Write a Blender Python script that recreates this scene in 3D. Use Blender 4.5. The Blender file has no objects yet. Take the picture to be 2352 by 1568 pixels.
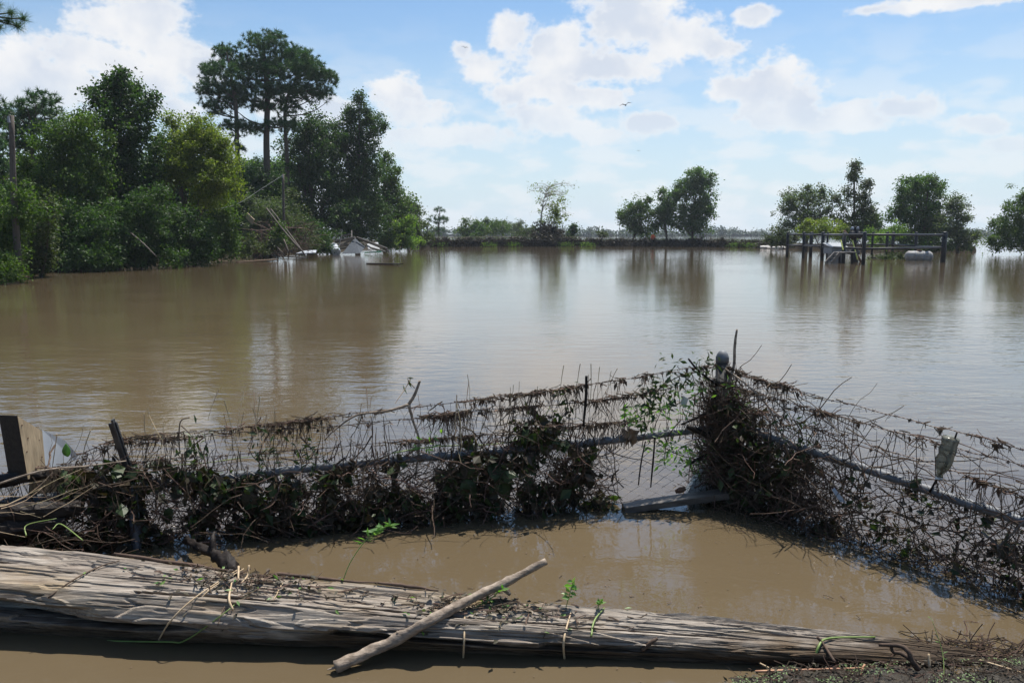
import bpy, math, random
import numpy as np
from mathutils import Vector
R = math.radians
rng = np.random.default_rng(11)
random.seed(5)
S = bpy.context.scene
COL = S.collection

# ------------------------------------------------------------------ camera
CAM_Z, PITCH, F = 1.6, R(7.75), 1829.3          # F in pixels of a 2352 wide frame (28 mm lens on 36 mm)
cam = bpy.data.cameras.new('camera'); cam.lens = 28; cam.sensor_width = 36
cam.clip_start = 0.05; cam.clip_end = 6000
co = bpy.data.objects.new('camera', cam); COL.objects.link(co)
co.location = (0, 0, CAM_Z); co.rotation_euler = (math.pi/2 - PITCH, 0, 0)
S.camera = co

# ------------------------------------------------------------------ light, exposure
SUN_EL, SUN_AZ = R(65), R(26)                   # azimuth from +Y (ahead) towards +X (right)
sun = bpy.data.lights.new('sun', 'SUN'); sun.energy = 5.0; sun.angle = R(0.5); sun.color = (1, .95, .87)
so = bpy.data.objects.new('sun', sun); COL.objects.link(so)
sd = Vector((math.sin(SUN_AZ)*math.cos(SUN_EL), math.cos(SUN_AZ)*math.cos(SUN_EL), math.sin(SUN_EL)))
so.rotation_euler = sd.to_track_quat('Z', 'Y').to_euler(); so.location = (20, 20, 60)
S.view_settings.view_transform = 'Standard'; S.view_settings.look = 'None'
S.view_settings.exposure = 0.55; S.view_settings.gamma = 1; S.view_settings.use_curve_mapping = False
S.render.engine = 'CYCLES'
S.cycles.use_denoising = True
try: S.cycles.denoiser = 'OPENIMAGEDENOISE'
except Exception: pass
S.cycles.max_bounces = 7; S.cycles.diffuse_bounces = 3; S.cycles.glossy_bounces = 3
S.cycles.transmission_bounces = 5; S.cycles.transparent_max_bounces = 8; S.cycles.volume_bounces = 0
S.cycles.caustics_reflective = False; S.cycles.caustics_refractive = False
S.cycles.sample_clamp_indirect = 6; S.cycles.use_adaptive_sampling = True
S.cycles.adaptive_threshold = 0.02

# ------------------------------------------------------------------ pixel helpers (2352 x 1568 reading frame)
cP, sP = math.cos(PITCH), math.sin(PITCH)
def ray(u, v):
    dx, dy = (u-1176)/F, (784-v)/F
    return np.array((dx, cP + dy*sP, -sP + dy*cP))
def at(u, v, Y):
    d = ray(u, v); t = Y/d[1]
    return np.array((d[0]*t, Y, CAM_Z + d[2]*t))
def gnd(u, v, z=0.0):
    d = ray(u, v); t = (z-CAM_Z)/d[2]
    return np.array((d[0]*t, d[1]*t, z))
def azel(u, v):
    d = ray(u, v); d = d/np.linalg.norm(d)
    return math.atan2(d[0], d[1]), math.asin(d[2])

# ------------------------------------------------------------------ world: Nishita sky with cumulus
W = bpy.data.worlds.new('World'); S.world = W; W.use_nodes = True
nt = W.node_tree; nt.nodes.clear()
def N(tree, typ, **kw):
    n = tree.nodes.new(typ)
    for k, v in kw.items():
        if k.startswith('i_'):
            key = k[2:]; n.inputs[int(key) if key.isdigit() else key].default_value = v
        else: setattr(n, k, v)
    return n
def build_world():
    L = nt.links.new
    out = N(nt, 'ShaderNodeOutputWorld'); bg = N(nt, 'ShaderNodeBackground')
    SKYS = 0.1
    bg.inputs['Strength'].default_value = SKYS
    L(bg.outputs[0], out.inputs[0])
    sky = N(nt, 'ShaderNodeTexSky', sky_type='NISHITA', sun_disc=False, sun_elevation=SUN_EL, sun_rotation=SUN_AZ,
            air_density=1.0, dust_density=1.2, ozone_density=1.6, altitude=0)
    tc = N(nt, 'ShaderNodeTexCoord'); sep = N(nt, 'ShaderNodeSeparateXYZ'); L(tc.outputs['Generated'], sep.inputs[0])
    def M(op, a, b=None, c=None, clamp=False):
        n = N(nt, 'ShaderNodeMath', operation=op); n.use_clamp = clamp
        for i, x in enumerate((a, b, c)):
            if x is None: continue
            if isinstance(x, (int, float)): n.inputs[i].default_value = x
            else: L(x, n.inputs[i])
        return n.outputs[0]
    az = M('ARCTAN2', sep.outputs[0], sep.outputs[1]); el = M('ARCSINE', sep.outputs[2])
    p = N(nt, 'ShaderNodeCombineXYZ'); L(az, p.inputs[0]); L(el, p.inputs[1])
    P = p.outputs[0]
    blobs = [(300,50,115,85),(190,128,200,44),(50,135,95,45),(395,130,75,55),(465,150,65,42),(120,190,190,55),(350,30,80,60),(330,190,110,40),
             (400,250,60,26),(20,225,60,20),
             (1180,85,52,55),(1255,105,60,48),(1310,80,42,40),(1450,45,120,85),(1560,90,115,55),(1640,108,70,30),(1350,150,190,52),(1120,160,62,36),
             (1230,205,130,40),(1340,225,140,30),(1420,10,80,30),(1060,112,26,18),(1250,265,110,35),
             (910,205,70,40),(950,255,90,38),(1040,315,170,30),(1480,285,92,32),(1390,310,90,24),(1300,290,120,26),
             (1750,195,95,62),(1690,200,62,38),(1830,225,75,52),(1800,265,150,36),(1950,262,100,30),(2070,250,80,34),(1930,285,170,22),
             (2255,287,66,24),(2330,335,60,22),(1735,38,48,24),(2200,2,200,18),(2010,22,50,12),
             (720,255,120,45),(800,330,140,35)]
    nz = N(nt, 'ShaderNodeTexNoise', noise_dimensions='3D'); nz.inputs['Scale'].default_value = 26
    nz.inputs['Detail'].default_value = 7; nz.inputs['Roughness'].default_value = .58
    st = N(nt, 'ShaderNodeVectorMath', operation='MULTIPLY'); L(P, st.inputs[0]); st.inputs[1].default_value = (1, 1.35, 1)
    L(st.outputs[0], nz.inputs['Vector'])
    f = None
    for (u, v, ru, rv) in blobs:
        a, e = azel(u, v); ia, ie = F/(ru*.92), F/(rv*.9)
        m = N(nt, 'ShaderNodeVectorMath', operation='MULTIPLY_ADD'); L(P, m.inputs[0])
        m.inputs[1].default_value = (ia, ie, 0); m.inputs[2].default_value = (-a*ia, -e*ie, 0)
        l = N(nt, 'ShaderNodeVectorMath', operation='LENGTH'); L(m.outputs[0], l.inputs[0])
        f = l.outputs['Value'] if f is None else M('SMOOTH_MIN', f, l.outputs['Value'], .28)
    # clouds over the rest of the sky, outside what the named cumuli cover
    n2 = N(nt, 'ShaderNodeTexNoise'); n2.inputs['Scale'].default_value = 3.4; n2.inputs['Detail'].default_value = 5
    L(tc.outputs['Generated'], n2.inputs['Vector'])
    away = M('SUBTRACT', M('MAXIMUM', M('MULTIPLY', M('SUBTRACT', el, .36), 8, clamp=True), M('MULTIPLY', M('SUBTRACT', M('ABSOLUTE', az), .6), 8, clamp=True)), 0)
    f2 = M('ADD', M('MULTIPLY', M('SUBTRACT', .66, n2.outputs[0]), 7), M('ADD', .8, M('MULTIPLY', M('SUBTRACT', 1, away), 3)))
    f = M('MINIMUM', f, f2)
    nf = N(nt, 'ShaderNodeTexNoise'); nf.inputs['Scale'].default_value = 85; nf.inputs['Detail'].default_value = 5; nf.inputs['Roughness'].default_value = .6; L(st.outputs[0], nf.inputs['Vector'])
    fn = M('ADD', M('ADD', f, M('MULTIPLY', M('SUBTRACT', nz.outputs[0], .5), 2.2)), M('MULTIPLY', M('SUBTRACT', nf.outputs[0], .5), .8))
    mr = N(nt, 'ShaderNodeMapRange', interpolation_type='SMOOTHSTEP'); L(fn, mr.inputs[0])
    mr.inputs[1].default_value = 1.28; mr.inputs[2].default_value = .58
    # soft veil of far cumulus low over the horizon
    nl = N(nt, 'ShaderNodeTexNoise'); nl.inputs['Scale'].default_value = 13; nl.inputs['Detail'].default_value = 6
    sl = N(nt, 'ShaderNodeVectorMath', operation='MULTIPLY'); L(P, sl.inputs[0]); sl.inputs[1].default_value = (1, 2.6, 1); L(sl.outputs[0], nl.inputs['Vector'])
    vl = N(nt, 'ShaderNodeMapRange', interpolation_type='SMOOTHSTEP'); L(el, vl.inputs[0]); vl.inputs[1].default_value = .27; vl.inputs[2].default_value = .08
    nlm = N(nt, 'ShaderNodeMapRange', interpolation_type='SMOOTHSTEP'); L(nl.outputs[0], nlm.inputs[0]); nlm.inputs[1].default_value = .44; nlm.inputs[2].default_value = .60
    low = M('MULTIPLY', M('MULTIPLY', M('MULTIPLY', vl.outputs[0], nlm.outputs[0]), .50), M('GREATER_THAN', sep.outputs[1], 0))
    fade = N(nt, 'ShaderNodeMapRange'); L(el, fade.inputs[0]); fade.inputs[1].default_value = .03; fade.inputs[2].default_value = .17
    fade.inputs[3].default_value = .35; fade.inputs[4].default_value = 1.0
    mask = M('MAXIMUM', M('MULTIPLY', mr.outputs[0], fade.outputs[0]), low)
    # cloud body: bright rim, blue-grey base
    gr = N(nt, 'ShaderNodeMapRange', interpolation_type='SMOOTHSTEP'); L(fn, gr.inputs[0]); gr.inputs[1].default_value = .95; gr.inputs[2].default_value = .42
    n3 = N(nt, 'ShaderNodeTexNoise'); n3.inputs['Scale'].default_value = 12; n3.inputs['Detail'].default_value = 4; L(P, n3.inputs['Vector'])
    g3 = N(nt, 'ShaderNodeMapRange', interpolation_type='SMOOTHSTEP'); L(n3.outputs[0], g3.inputs[0]); g3.inputs[1].default_value = .34; g3.inputs[2].default_value = .62
    grey = M('MULTIPLY', M('MULTIPLY', gr.outputs[0], g3.outputs[0]), fade.outputs[0])
    cm = N(nt, 'ShaderNodeMix', data_type='RGBA'); L(grey, cm.inputs['Factor'])
    k = 1/SKYS
    cm.inputs['A'].default_value = (.63*k, .635*k, .645*k, 1); cm.inputs['B'].default_value = (.46*k, .505*k, .58*k, 1)
    # clear air: Nishita, with the milky band of moist air near the horizon
    gain = N(nt, 'ShaderNodeMix', data_type='RGBA', blend_type='MULTIPLY'); gain.inputs['Factor'].default_value = 1
    L(sky.outputs[0], gain.inputs['A']); gain.inputs['B'].default_value = (.65, .82, .93, 1)
    hz = N(nt, 'ShaderNodeMapRange', interpolation_type='SMOOTHSTEP'); L(el, hz.inputs[0]); hz.inputs[1].default_value = .30; hz.inputs[2].default_value = -.02
    hz.inputs[4].default_value = .85
    front = N(nt, 'ShaderNodeMapRange', interpolation_type='SMOOTHSTEP'); L(sep.outputs[1], front.inputs[0]); front.inputs[1].default_value = -.25; front.inputs[2].default_value = .35
    front.inputs[3].default_value = .2
    hzf = M('MULTIPLY', hz.outputs[0], front.outputs[0])
    air = N(nt, 'ShaderNodeMix', data_type='RGBA'); L(hzf, air.inputs['Factor']); L(gain.outputs['Result'], air.inputs['A'])
    air.inputs['B'].default_value = (.50*k, .585*k, .645*k, 1)
    mx = N(nt, 'ShaderNodeMix', data_type='RGBA'); L(mask, mx.inputs['Factor']); L(air.outputs['Result'], mx.inputs['A']); L(cm.outputs['Result'], mx.inputs['B'])
    L(mx.outputs['Result'], bg.inputs['Color'])
build_world()

# ------------------------------------------------------------------ mesh builder
def nrm(a): return a/np.maximum(np.linalg.norm(a, axis=-1, keepdims=True), 1e-9)
class MB:
    def __init__(self): self.V = []; self.P = []; self.n = 0
    def add(self, v, *polys):
        v = np.asarray(v, float).reshape(-1, 3)
        for p in polys: self.P.append(np.asarray(p, int) + self.n)
        self.V.append(v); self.n += len(v); return self
    def tubes(self, P, Rr, sides=4, caps=True):
        P = np.asarray(P, float); Rr = np.asarray(Rr, float)
        n, K, _ = P.shape
        T = nrm(np.gradient(P, axis=1))
        ref = np.where(np.abs(T[:, 0, 2:3]) > .8, np.array([[1., 0, 0]]), np.array([[0, 0, 1.]]))
        a = nrm(np.cross(T[:, 0], ref)); A = [a]
        for k in range(1, K):
            a = nrm(a - T[:, k]*np.sum(a*T[:, k], -1, keepdims=True)); A.append(a)
        A = np.stack(A, 1); B = np.cross(T, A)
        th = np.arange(sides)*2*math.pi/sides
        V = P[:, :, None] + Rr[:, :, None, None]*(A[:, :, None]*np.cos(th)[None, None, :, None] + B[:, :, None]*np.sin(th)[None, None, :, None])
        idx = np.arange(n*K*sides).reshape(n, K, sides); nx = np.roll(idx, -1, 2)
        q = np.stack((idx[:, :-1], nx[:, :-1], nx[:, 1:], idx[:, 1:]), -1).reshape(-1, 4)
        pol = [q]
        if caps and sides > 2: pol += [idx[:, 0, ::-1].reshape(n, sides), idx[:, -1].reshape(n, sides)]
        return self.add(V, *pol)
    def tube(self, pts, r, sides=8, smooth=0):
        P = np.array(pts, float)
        if smooth: P = spline(P, smooth)
        r = np.atleast_1d(np.array(r, float))
        rr = np.interp(np.linspace(0, 1, len(P)), np.linspace(0, 1, len(r)), r)
        return self.tubes(P[None], rr[None], sides)
    def box(self, c, size, ax=None):
        A = np.eye(3) if ax is None else np.array(ax)
        s = np.array([(x, y, z) for x in (-.5, .5) for y in (-.5, .5) for z in (-.5, .5)])*np.array(size)
        return self.add(np.array(c) + s @ A, np.array([[0,1,3,2],[4,6,7,5],[0,4,5,1],[2,3,7,6],[0,2,6,4],[1,5,7,3]]))
    def bar(self, a, b, w, h, up=(0, 0, 1)):
        a, b = np.array(a, float), np.array(b, float); d = b-a; L = np.linalg.norm(d); d /= L
        y = np.cross(up, d); y /= np.linalg.norm(y); z = np.cross(d, y)
        return self.box((a+b)/2, (L, w, h), (d, y, z))
    def prism(self, loop, off):
        a = np.array(loop, float); b = a + np.array(off); n = len(a)
        side = [[i, (i+1) % n, (i+1) % n + n, i+n] for i in range(n)]
        return self.add(np.vstack((a, b)), np.array([list(range(n))[::-1]]), np.array([list(range(n, 2*n))]), np.array(side))
    def leaves(self, C, ax, nr, L, Wd, fold=.15):
        n = len(C); ax = nrm(ax); side = nrm(np.cross(ax, nr)); up = np.cross(side, ax)
        L = np.broadcast_to(np.asarray(L, float), (n,))[:, None]; Wd = np.broadcast_to(np.asarray(Wd, float), (n,))[:, None]
        m = C + ax*L*.45
        V = np.stack((C, m + side*Wd*.5 + up*Wd*fold, C + ax*L, m - side*Wd*.5 + up*Wd*fold), 1)
        return self.add(V, np.arange(n*4).reshape(n, 4))
    def blades(self, C, ax, L, Wd):
        n = len(C); ax = nrm(ax); side = nrm(np.cross(ax, rng.normal(size=(n, 3))))
        L = np.broadcast_to(np.asarray(L, float), (n,))[:, None]
        V = np.stack((C - side*Wd*.5, C + side*Wd*.5, C + ax*L), 1)
        return self.add(V, np.arange(n*3).reshape(n, 3))
    def build(self, name, mat, parent=None, smooth=False):
        me = bpy.data.meshes.new(name)
        V = np.vstack(self.V)
        me.vertices.add(len(V)); me.vertices.foreach_set('co', V.astype(np.float32).ravel())
        loops = np.concatenate([p.ravel() for p in self.P]); tot = np.concatenate([np.full(len(p), p.shape[1]) for p in self.P])
        me.loops.add(len(loops)); me.loops.foreach_set('vertex_index', loops.astype(np.int32))
        me.polygons.add(len(tot)); st = np.concatenate(([0], np.cumsum(tot)[:-1]))
        me.polygons.foreach_set('loop_start', st.astype(np.int32))
        me.polygons.foreach_set('use_smooth', np.full(len(tot), smooth))
        me.update(calc_edges=True); me.validate()
        for m in (mat if isinstance(mat, (list, tuple)) else [mat]): me.materials.append(m)
        o = bpy.data.objects.new(name, me); COL.objects.link(o)
        if parent is not None: adopt(o, parent)
        return o
def adopt(o, parent):
    o.parent = parent; b = Vector((0, 0, 0)); q = parent
    while q is not None: b = b + Vector(q.location); q = q.parent
    if b.length > 0: o.data.transform(__import__('mathutils').Matrix.Translation(-b))
    return o
def spline(P, m):
    P = np.asarray(P, float); n = len(P); t = np.linspace(0, n-1, (n-1)*m+1); out = []
    E = np.vstack((2*P[0]-P[1], P, 2*P[-1]-P[-2]))
    for x in t:
        i = min(int(x), n-2); f = x-i; a, b, c, d = E[i], E[i+1], E[i+2], E[i+3]
        out.append(.5*(2*b + (c-a)*f + (2*a-5*b+4*c-d)*f*f + (3*b-a-3*c+d)*f**3))
    return np.array(out)
def tag(o, label=None, cat=None, group=None, kind=None):
    if label: o['label'] = label
    if cat: o['category'] = cat
    if group: o['group'] = group
    if kind: o['kind'] = kind
    return o
def empty(name, loc, label, cat, group=None, kind=None):
    o = bpy.data.objects.new(name, None); COL.objects.link(o); o.location = tuple(loc); o.empty_display_size = .2
    return tag(o, label, cat, group, kind)
def rnd(n, d=3): return rng.normal(size=(n, d))
def twig_paths(C, D, L, K=5, wander=.35):
    n = len(C); D = nrm(D); L = np.broadcast_to(np.asarray(L, float), (n,)); P = np.zeros((n, K, 3)); P[:, 0] = C - D*L[:, None]*.5; d = D
    for k in range(1, K):
        d = nrm(d + rnd(n)*wander); P[:, k] = P[:, k-1] + d*(L/(K-1))[:, None]
    return P

# ------------------------------------------------------------------ materials
def mat(name, col, rough=.7, col2=None, scale=4., stretch=(1, 1, 1), metal=0., bump=0., trans=0., island=0., spec=.5, contrast=(.35, .65), detail=6, tcol=None):
    m = bpy.data.materials.new(name); m.use_nodes = True; t = m.node_tree; L = t.links.new
    b = t.nodes['Principled BSDF']; b.inputs['Roughness'].default_value = rough; b.inputs['Metallic'].default_value = metal
    b.inputs['Specular IOR Level'].default_value = spec
    base = None
    if col2 is not None or bump:
        tc = N(t, 'ShaderNodeTexCoord'); mp = N(t, 'ShaderNodeMapping'); mp.inputs['Scale'].default_value = stretch
        L(tc.outputs['Object'], mp.inputs[0])
        nz = N(t, 'ShaderNodeTexNoise'); nz.inputs['Scale'].default_value = scale; nz.inputs['Detail'].default_value = detail; nz.inputs['Roughness'].default_value = .65
        L(mp.outputs[0], nz.inputs['Vector'])
    if col2 is not None:
        mr = N(t, 'ShaderNodeMapRange'); L(nz.outputs[0], mr.inputs[0]); mr.inputs[1].default_value, mr.inputs[2].default_value = contrast
        mx = N(t, 'ShaderNodeMix', data_type='RGBA'); L(mr.outputs[0], mx.inputs['Factor'])
        mx.inputs['A'].default_value = (*col, 1); mx.inputs['B'].default_value = (*col2, 1); base = mx.outputs['Result']
    if island:
        g = N(t, 'ShaderNodeNewGeometry'); hs = N(t, 'ShaderNodeHueSaturation')
        if base is None: hs.inputs['Color'].default_value = (*col, 1)
        else: L(base, hs.inputs['Color'])
        v = N(t, 'ShaderNodeMapRange'); L(g.outputs['Random Per Island'], v.inputs[0]); v.inputs[3].default_value = 1-island; v.inputs[4].default_value = 1+island
        h = N(t, 'ShaderNodeMapRange'); L(g.outputs['Random Per Island'], h.inputs[0]); h.inputs[3].default_value = .52; h.inputs[4].default_value = .475
        L(v.outputs[0], hs.inputs['Value']); L(h.outputs[0], hs.inputs['Hue']); base = hs.outputs[0]
    if base is None: b.inputs['Base Color'].default_value = (*col, 1)
    else: L(base, b.inputs['Base Color'])
    if bump:
        bp = N(t, 'ShaderNodeBump'); bp.inputs['Strength'].default_value = 1; bp.inputs['Distance'].default_value = bump
        L(nz.outputs[0], bp.inputs['Height']); L(bp.outputs[0], b.inputs['Normal'])
    if trans:
        tr = N(t, 'ShaderNodeBsdfTranslucent'); ms = N(t, 'ShaderNodeMixShader'); ms.inputs[0].default_value = trans
        if tcol is None and base is not None:
            br = N(t, 'ShaderNodeMix', data_type='RGBA', blend_type='MULTIPLY'); br.inputs['Factor'].default_value = 1
            L(base, br.inputs['A']); br.inputs['B'].default_value = (1.6, 2.0, .6, 1); L(br.outputs['Result'], tr.inputs[0])
        else: tr.inputs[0].default_value = (*(tcol or col), 1)
        o = t.nodes['Material Output']; L(b.outputs[0], ms.inputs[1]); L(tr.outputs[0], ms.inputs[2]); L(ms.outputs[0], o.inputs['Surface'])
    return m
def leafmat(name, c1, c2, trans=.35, rough=.5):
    return mat(name, c1, rough, c2, scale=.9, island=.45, trans=trans, detail=3, spec=.18)
M = {
 'leaf_dark': leafmat('dark leaves', (.030, .062, .022), (.046, .084, .026), .32, .5),
 'leaf_poplar': leafmat('poplar leaves', (.046, .090, .030), (.068, .118, .036), .36),
 'leaf_mid': leafmat('mid green leaves', (.042, .080, .020), (.068, .110, .024), .34),
 'leaf_yellow': leafmat('yellow green leaves', (.095, .130, .024), (.150, .180, .034), .40),
 'leaf_olive': leafmat('olive leaves', (.042, .060, .026), (.066, .084, .034), .3),
 'leaf_grey': leafmat('grey green leaves', (.065, .088, .05), (.10, .125, .07), .3),
 'leaf_bright': leafmat('bright green leaves', (.085, .15, .035), (.13, .19, .05), .42),
 'needles': leafmat('pine needles', (.034, .078, .038), (.056, .105, .046), .22, .5),
 'far_leaf': leafmat('far wood leaves', (.03, .06, .03), (.05, .08, .035), .1),
 'bark': mat('bark', (.06, .045, .036), .9, (.11, .085, .065), 6, (3, 3, .6), bump=.01),
 'bark_pale': mat('pale bark', (.26, .24, .21), .85, (.38, .35, .31), 5),
 'pole': mat('weathered pole', (.065, .052, .043), .9, (.115, .095, .08), 8, (4, 4, .3)),
 'grey_wood': mat('grey weathered wood', (.10, .09, .08), .9, (.19, .175, .16), 6, (.6, 4, 4), bump=.004),
 'brown_wood': mat('brown wood', (.14, .09, .055), .8, (.24, .16, .10), 7, (.6, 4, 4), bump=.003),
 'new_wood': mat('pale sawn lumber', (.22, .165, .10), .8, (.37, .285, .18), 9, (6, 6, 1.2), bump=.0015),
 'wet_wood': mat('wet dark wood', (.009, .007, .006), .6, (.024, .018, .015), 10, (1, 6, 6), bump=.004, spec=.2),
 'twig': mat('wet twigs', (.044, .030, .021), .75, (.11, .075, .052), 9, island=.5, spec=.2),
 'root': mat('dry roots', (.07, .049, .034), .85, (.15, .108, .075), 12, island=.45, spec=.2),
 'straw': mat('dry stalks', (.34, .25, .14), .7, (.50, .39, .24), 10, island=.3),
 'red_reed': mat('reddish reed', (.36, .15, .08), .6, (.45, .25, .14), 8),
 'deadleaf': mat('sodden leaves', (.030, .022, .015), .6, (.055, .046, .023), 7, island=.5, trans=.10, spec=.3),
 'wetleaf': mat('muddy green leaves', (.020, .036, .012), .5, (.045, .072, .022), 7, island=.4, trans=.2, spec=.35),
 'freshleaf': mat('fresh green leaves', (.09, .19, .05), .45, (.15, .26, .07), 9, island=.25, trans=.4),
 'green_stalk': mat('green stalk', (.13, .20, .04), .5, (.2, .26, .07), 9),
 'zinc': mat('galvanized steel', (.085, .090, .098), .65, (.175, .185, .20), 14, metal=.25, contrast=(.3, .7)),
 'zinc_dull': mat('muddy galvanized steel', (.048, .045, .043), .65, (.10, .098, .096), 16, metal=.2),
 'wire': mat('rusty wire', (.09, .06, .045), .6, (.16, .12, .10), 30, metal=.4),
 'link': mat('chain link wire', (.13, .12, .11), .5, (.24, .23, .22), 30, metal=.6),
 'dark_steel': mat('dark steel', (.02, .021, .024), .35, (.05, .05, .055), 9, metal=.3),
 'black_paint': mat('black painted pipe', (.010, .011, .014), .5, (.024, .026, .031), 5, spec=.35),
 'rust': mat('rust', (.10, .045, .025), .8, (.18, .09, .05), 9),
 'grey_paint': mat('grey painted metal', (.17, .185, .205), .6, (.25, .265, .29), 4),
 'white_paint': mat('white painted sheet', (.30, .33, .37), .6, (.42, .46, .51), 3),
 'muddy_white': mat('muddy white paint', (.17, .16, .14), .7, (.36, .36, .35), 4, (1, 1, 3)),
 'plank_grey': mat('wet grey plank', (.05, .042, .035), .55, (.12, .10, .085), 8, (.6, 4, 4), bump=.003),
 'roof_sheet': mat('weathered roofing sheet', (.040, .048, .060), .8, (.075, .087, .104), 7, spec=.12),
 'yellow': mat('yellow paint', (.50, .55, .14), .5),
 'orange': mat('orange plastic', (.75, .10, .02), .5),
 'green_pl': mat('green plastic', (.05, .35, .20), .4),
 'foam': mat('pale foam', (.55, .55, .52), .8, (.7, .7, .68), 9),
 'rock': mat('pale rubble', (.35, .33, .30), .9, (.55, .52, .48), 6),
 'bird': mat('feathers', (.05, .05, .055), .8),
 'soil': mat('wet soil', (.022, .018, .012), .9, (.045, .036, .024), 3, bump=.03, spec=.05),
 'duck': mat('duckweed', (.075, .135, .04), .7, (.13, .20, .065), 40, island=.3),
}
def mud_mat():
    m = mat('glistening mud', (.016, .013, .010), .5, (.042, .034, .024), 30, bump=.015, spec=.2)
    return m
M['mud'] = mud_mat()

def bottle_mat():
    m = bpy.data.materials.new('muddy clear plastic'); m.use_nodes = True; t = m.node_tree; L = t.links.new
    b = t.nodes['Principled BSDF']; b.inputs['Roughness'].default_value = .22
    tc = N(t, 'ShaderNodeTexCoord'); nz = N(t, 'ShaderNodeTexNoise'); nz.inputs['Scale'].default_value = 22; nz.inputs['Detail'].default_value = 6; L(tc.outputs['Object'], nz.inputs['Vector'])
    mr = N(t, 'ShaderNodeMapRange'); L(nz.outputs[0], mr.inputs[0]); mr.inputs[1].default_value = .35; mr.inputs[2].default_value = .7; mr.inputs[3].default_value = .25; mr.inputs[4].default_value = .9
    b.inputs['Base Color'].default_value = (.27, .27, .22, 1); L(mr.outputs[0], b.inputs['Transmission Weight']); b.inputs['IOR'].default_value = 1.2
    return m
M['bottle'] = bottle_mat()

def log_mat():
    m = bpy.data.materials.new('weathered split log'); m.use_nodes = True; t = m.node_tree; L = t.links.new
    b = t.nodes['Principled BSDF']; b.inputs['Roughness'].default_value = .85; b.inputs['Specular IOR Level'].default_value = .25
    tc = N(t, 'ShaderNodeTexCoord')
    def nz(sc, st, det=6, ro=.65):
        mp = N(t, 'ShaderNodeMapping'); mp.inputs['Scale'].default_value = st; L(tc.outputs['Object'], mp.inputs[0])
        n = N(t, 'ShaderNodeTexNoise'); n.inputs['Scale'].default_value = sc; n.inputs['Detail'].default_value = det; n.inputs['Roughness'].default_value = ro; L(mp.outputs[0], n.inputs['Vector']); return n.outputs[0]
    fine = nz(95, (.05, 1, 1), 8, .7); mid = nz(24, (.13, 1, 1), 8, .7); patch = nz(3.2, (.5, 1, 1), 4)
    r1 = N(t, 'ShaderNodeValToRGB'); L(mid, r1.inputs[0]); e = r1.color_ramp.elements
    e[0].position = .24; e[0].color = (.065, .048, .038, 1); e[1].position = .80; e[1].color = (.41, .37, .32, 1)
    x = r1.color_ramp.elements.new(.40); x.color = (.195, .160, .130, 1); x = r1.color_ramp.elements.new(.56); x.color = (.285, .248, .208, 1)
    r2 = N(t, 'ShaderNodeMapRange'); L(fine, r2.inputs[0]); r2.inputs[1].default_value = .3; r2.inputs[2].default_value = .7; r2.inputs[1].default_value = .34; r2.inputs[2].default_value = .60; r2.inputs[3].default_value = .42; r2.inputs[4].default_value = 1.2
    mu = N(t, 'ShaderNodeMix', data_type='RGBA', blend_type='MULTIPLY'); mu.inputs['Factor'].default_value = 1; L(r1.outputs[0], mu.inputs['A']); L(r2.outputs[0], mu.inputs['B'])
    r3 = N(t, 'ShaderNodeMapRange'); L(patch, r3.inputs[0]); r3.inputs[1].default_value = .5; r3.inputs[2].default_value = .72
    ye = N(t, 'ShaderNodeMix', data_type='RGBA', blend_type='MULTIPLY'); L(r3.outputs[0], ye.inputs['Factor']); L(mu.outputs['Result'], ye.inputs['A']); ye.inputs['B'].default_value = (.95, .80, .55, 1)
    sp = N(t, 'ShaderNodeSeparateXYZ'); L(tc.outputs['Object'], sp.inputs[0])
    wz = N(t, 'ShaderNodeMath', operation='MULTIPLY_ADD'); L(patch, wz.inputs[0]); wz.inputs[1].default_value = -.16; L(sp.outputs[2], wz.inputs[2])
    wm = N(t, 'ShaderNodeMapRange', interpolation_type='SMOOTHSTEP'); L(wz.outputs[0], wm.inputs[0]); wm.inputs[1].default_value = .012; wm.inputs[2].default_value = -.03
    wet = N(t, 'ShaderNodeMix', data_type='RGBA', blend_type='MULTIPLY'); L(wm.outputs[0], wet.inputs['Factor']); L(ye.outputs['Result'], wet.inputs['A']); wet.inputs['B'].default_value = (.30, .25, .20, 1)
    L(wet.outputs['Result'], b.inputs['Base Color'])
    ad = N(t, 'ShaderNodeMath', operation='ADD'); L(fine, ad.inputs[0]); L(mid, ad.inputs[1])
    bp = N(t, 'ShaderNodeBump'); bp.inputs['Distance'].default_value = .005; bp.inputs['Strength'].default_value = 1; L(ad.outputs[0], bp.inputs['Height']); L(bp.outputs[0], b.inputs['Normal'])
    return m
M['log'] = log_mat()

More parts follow.
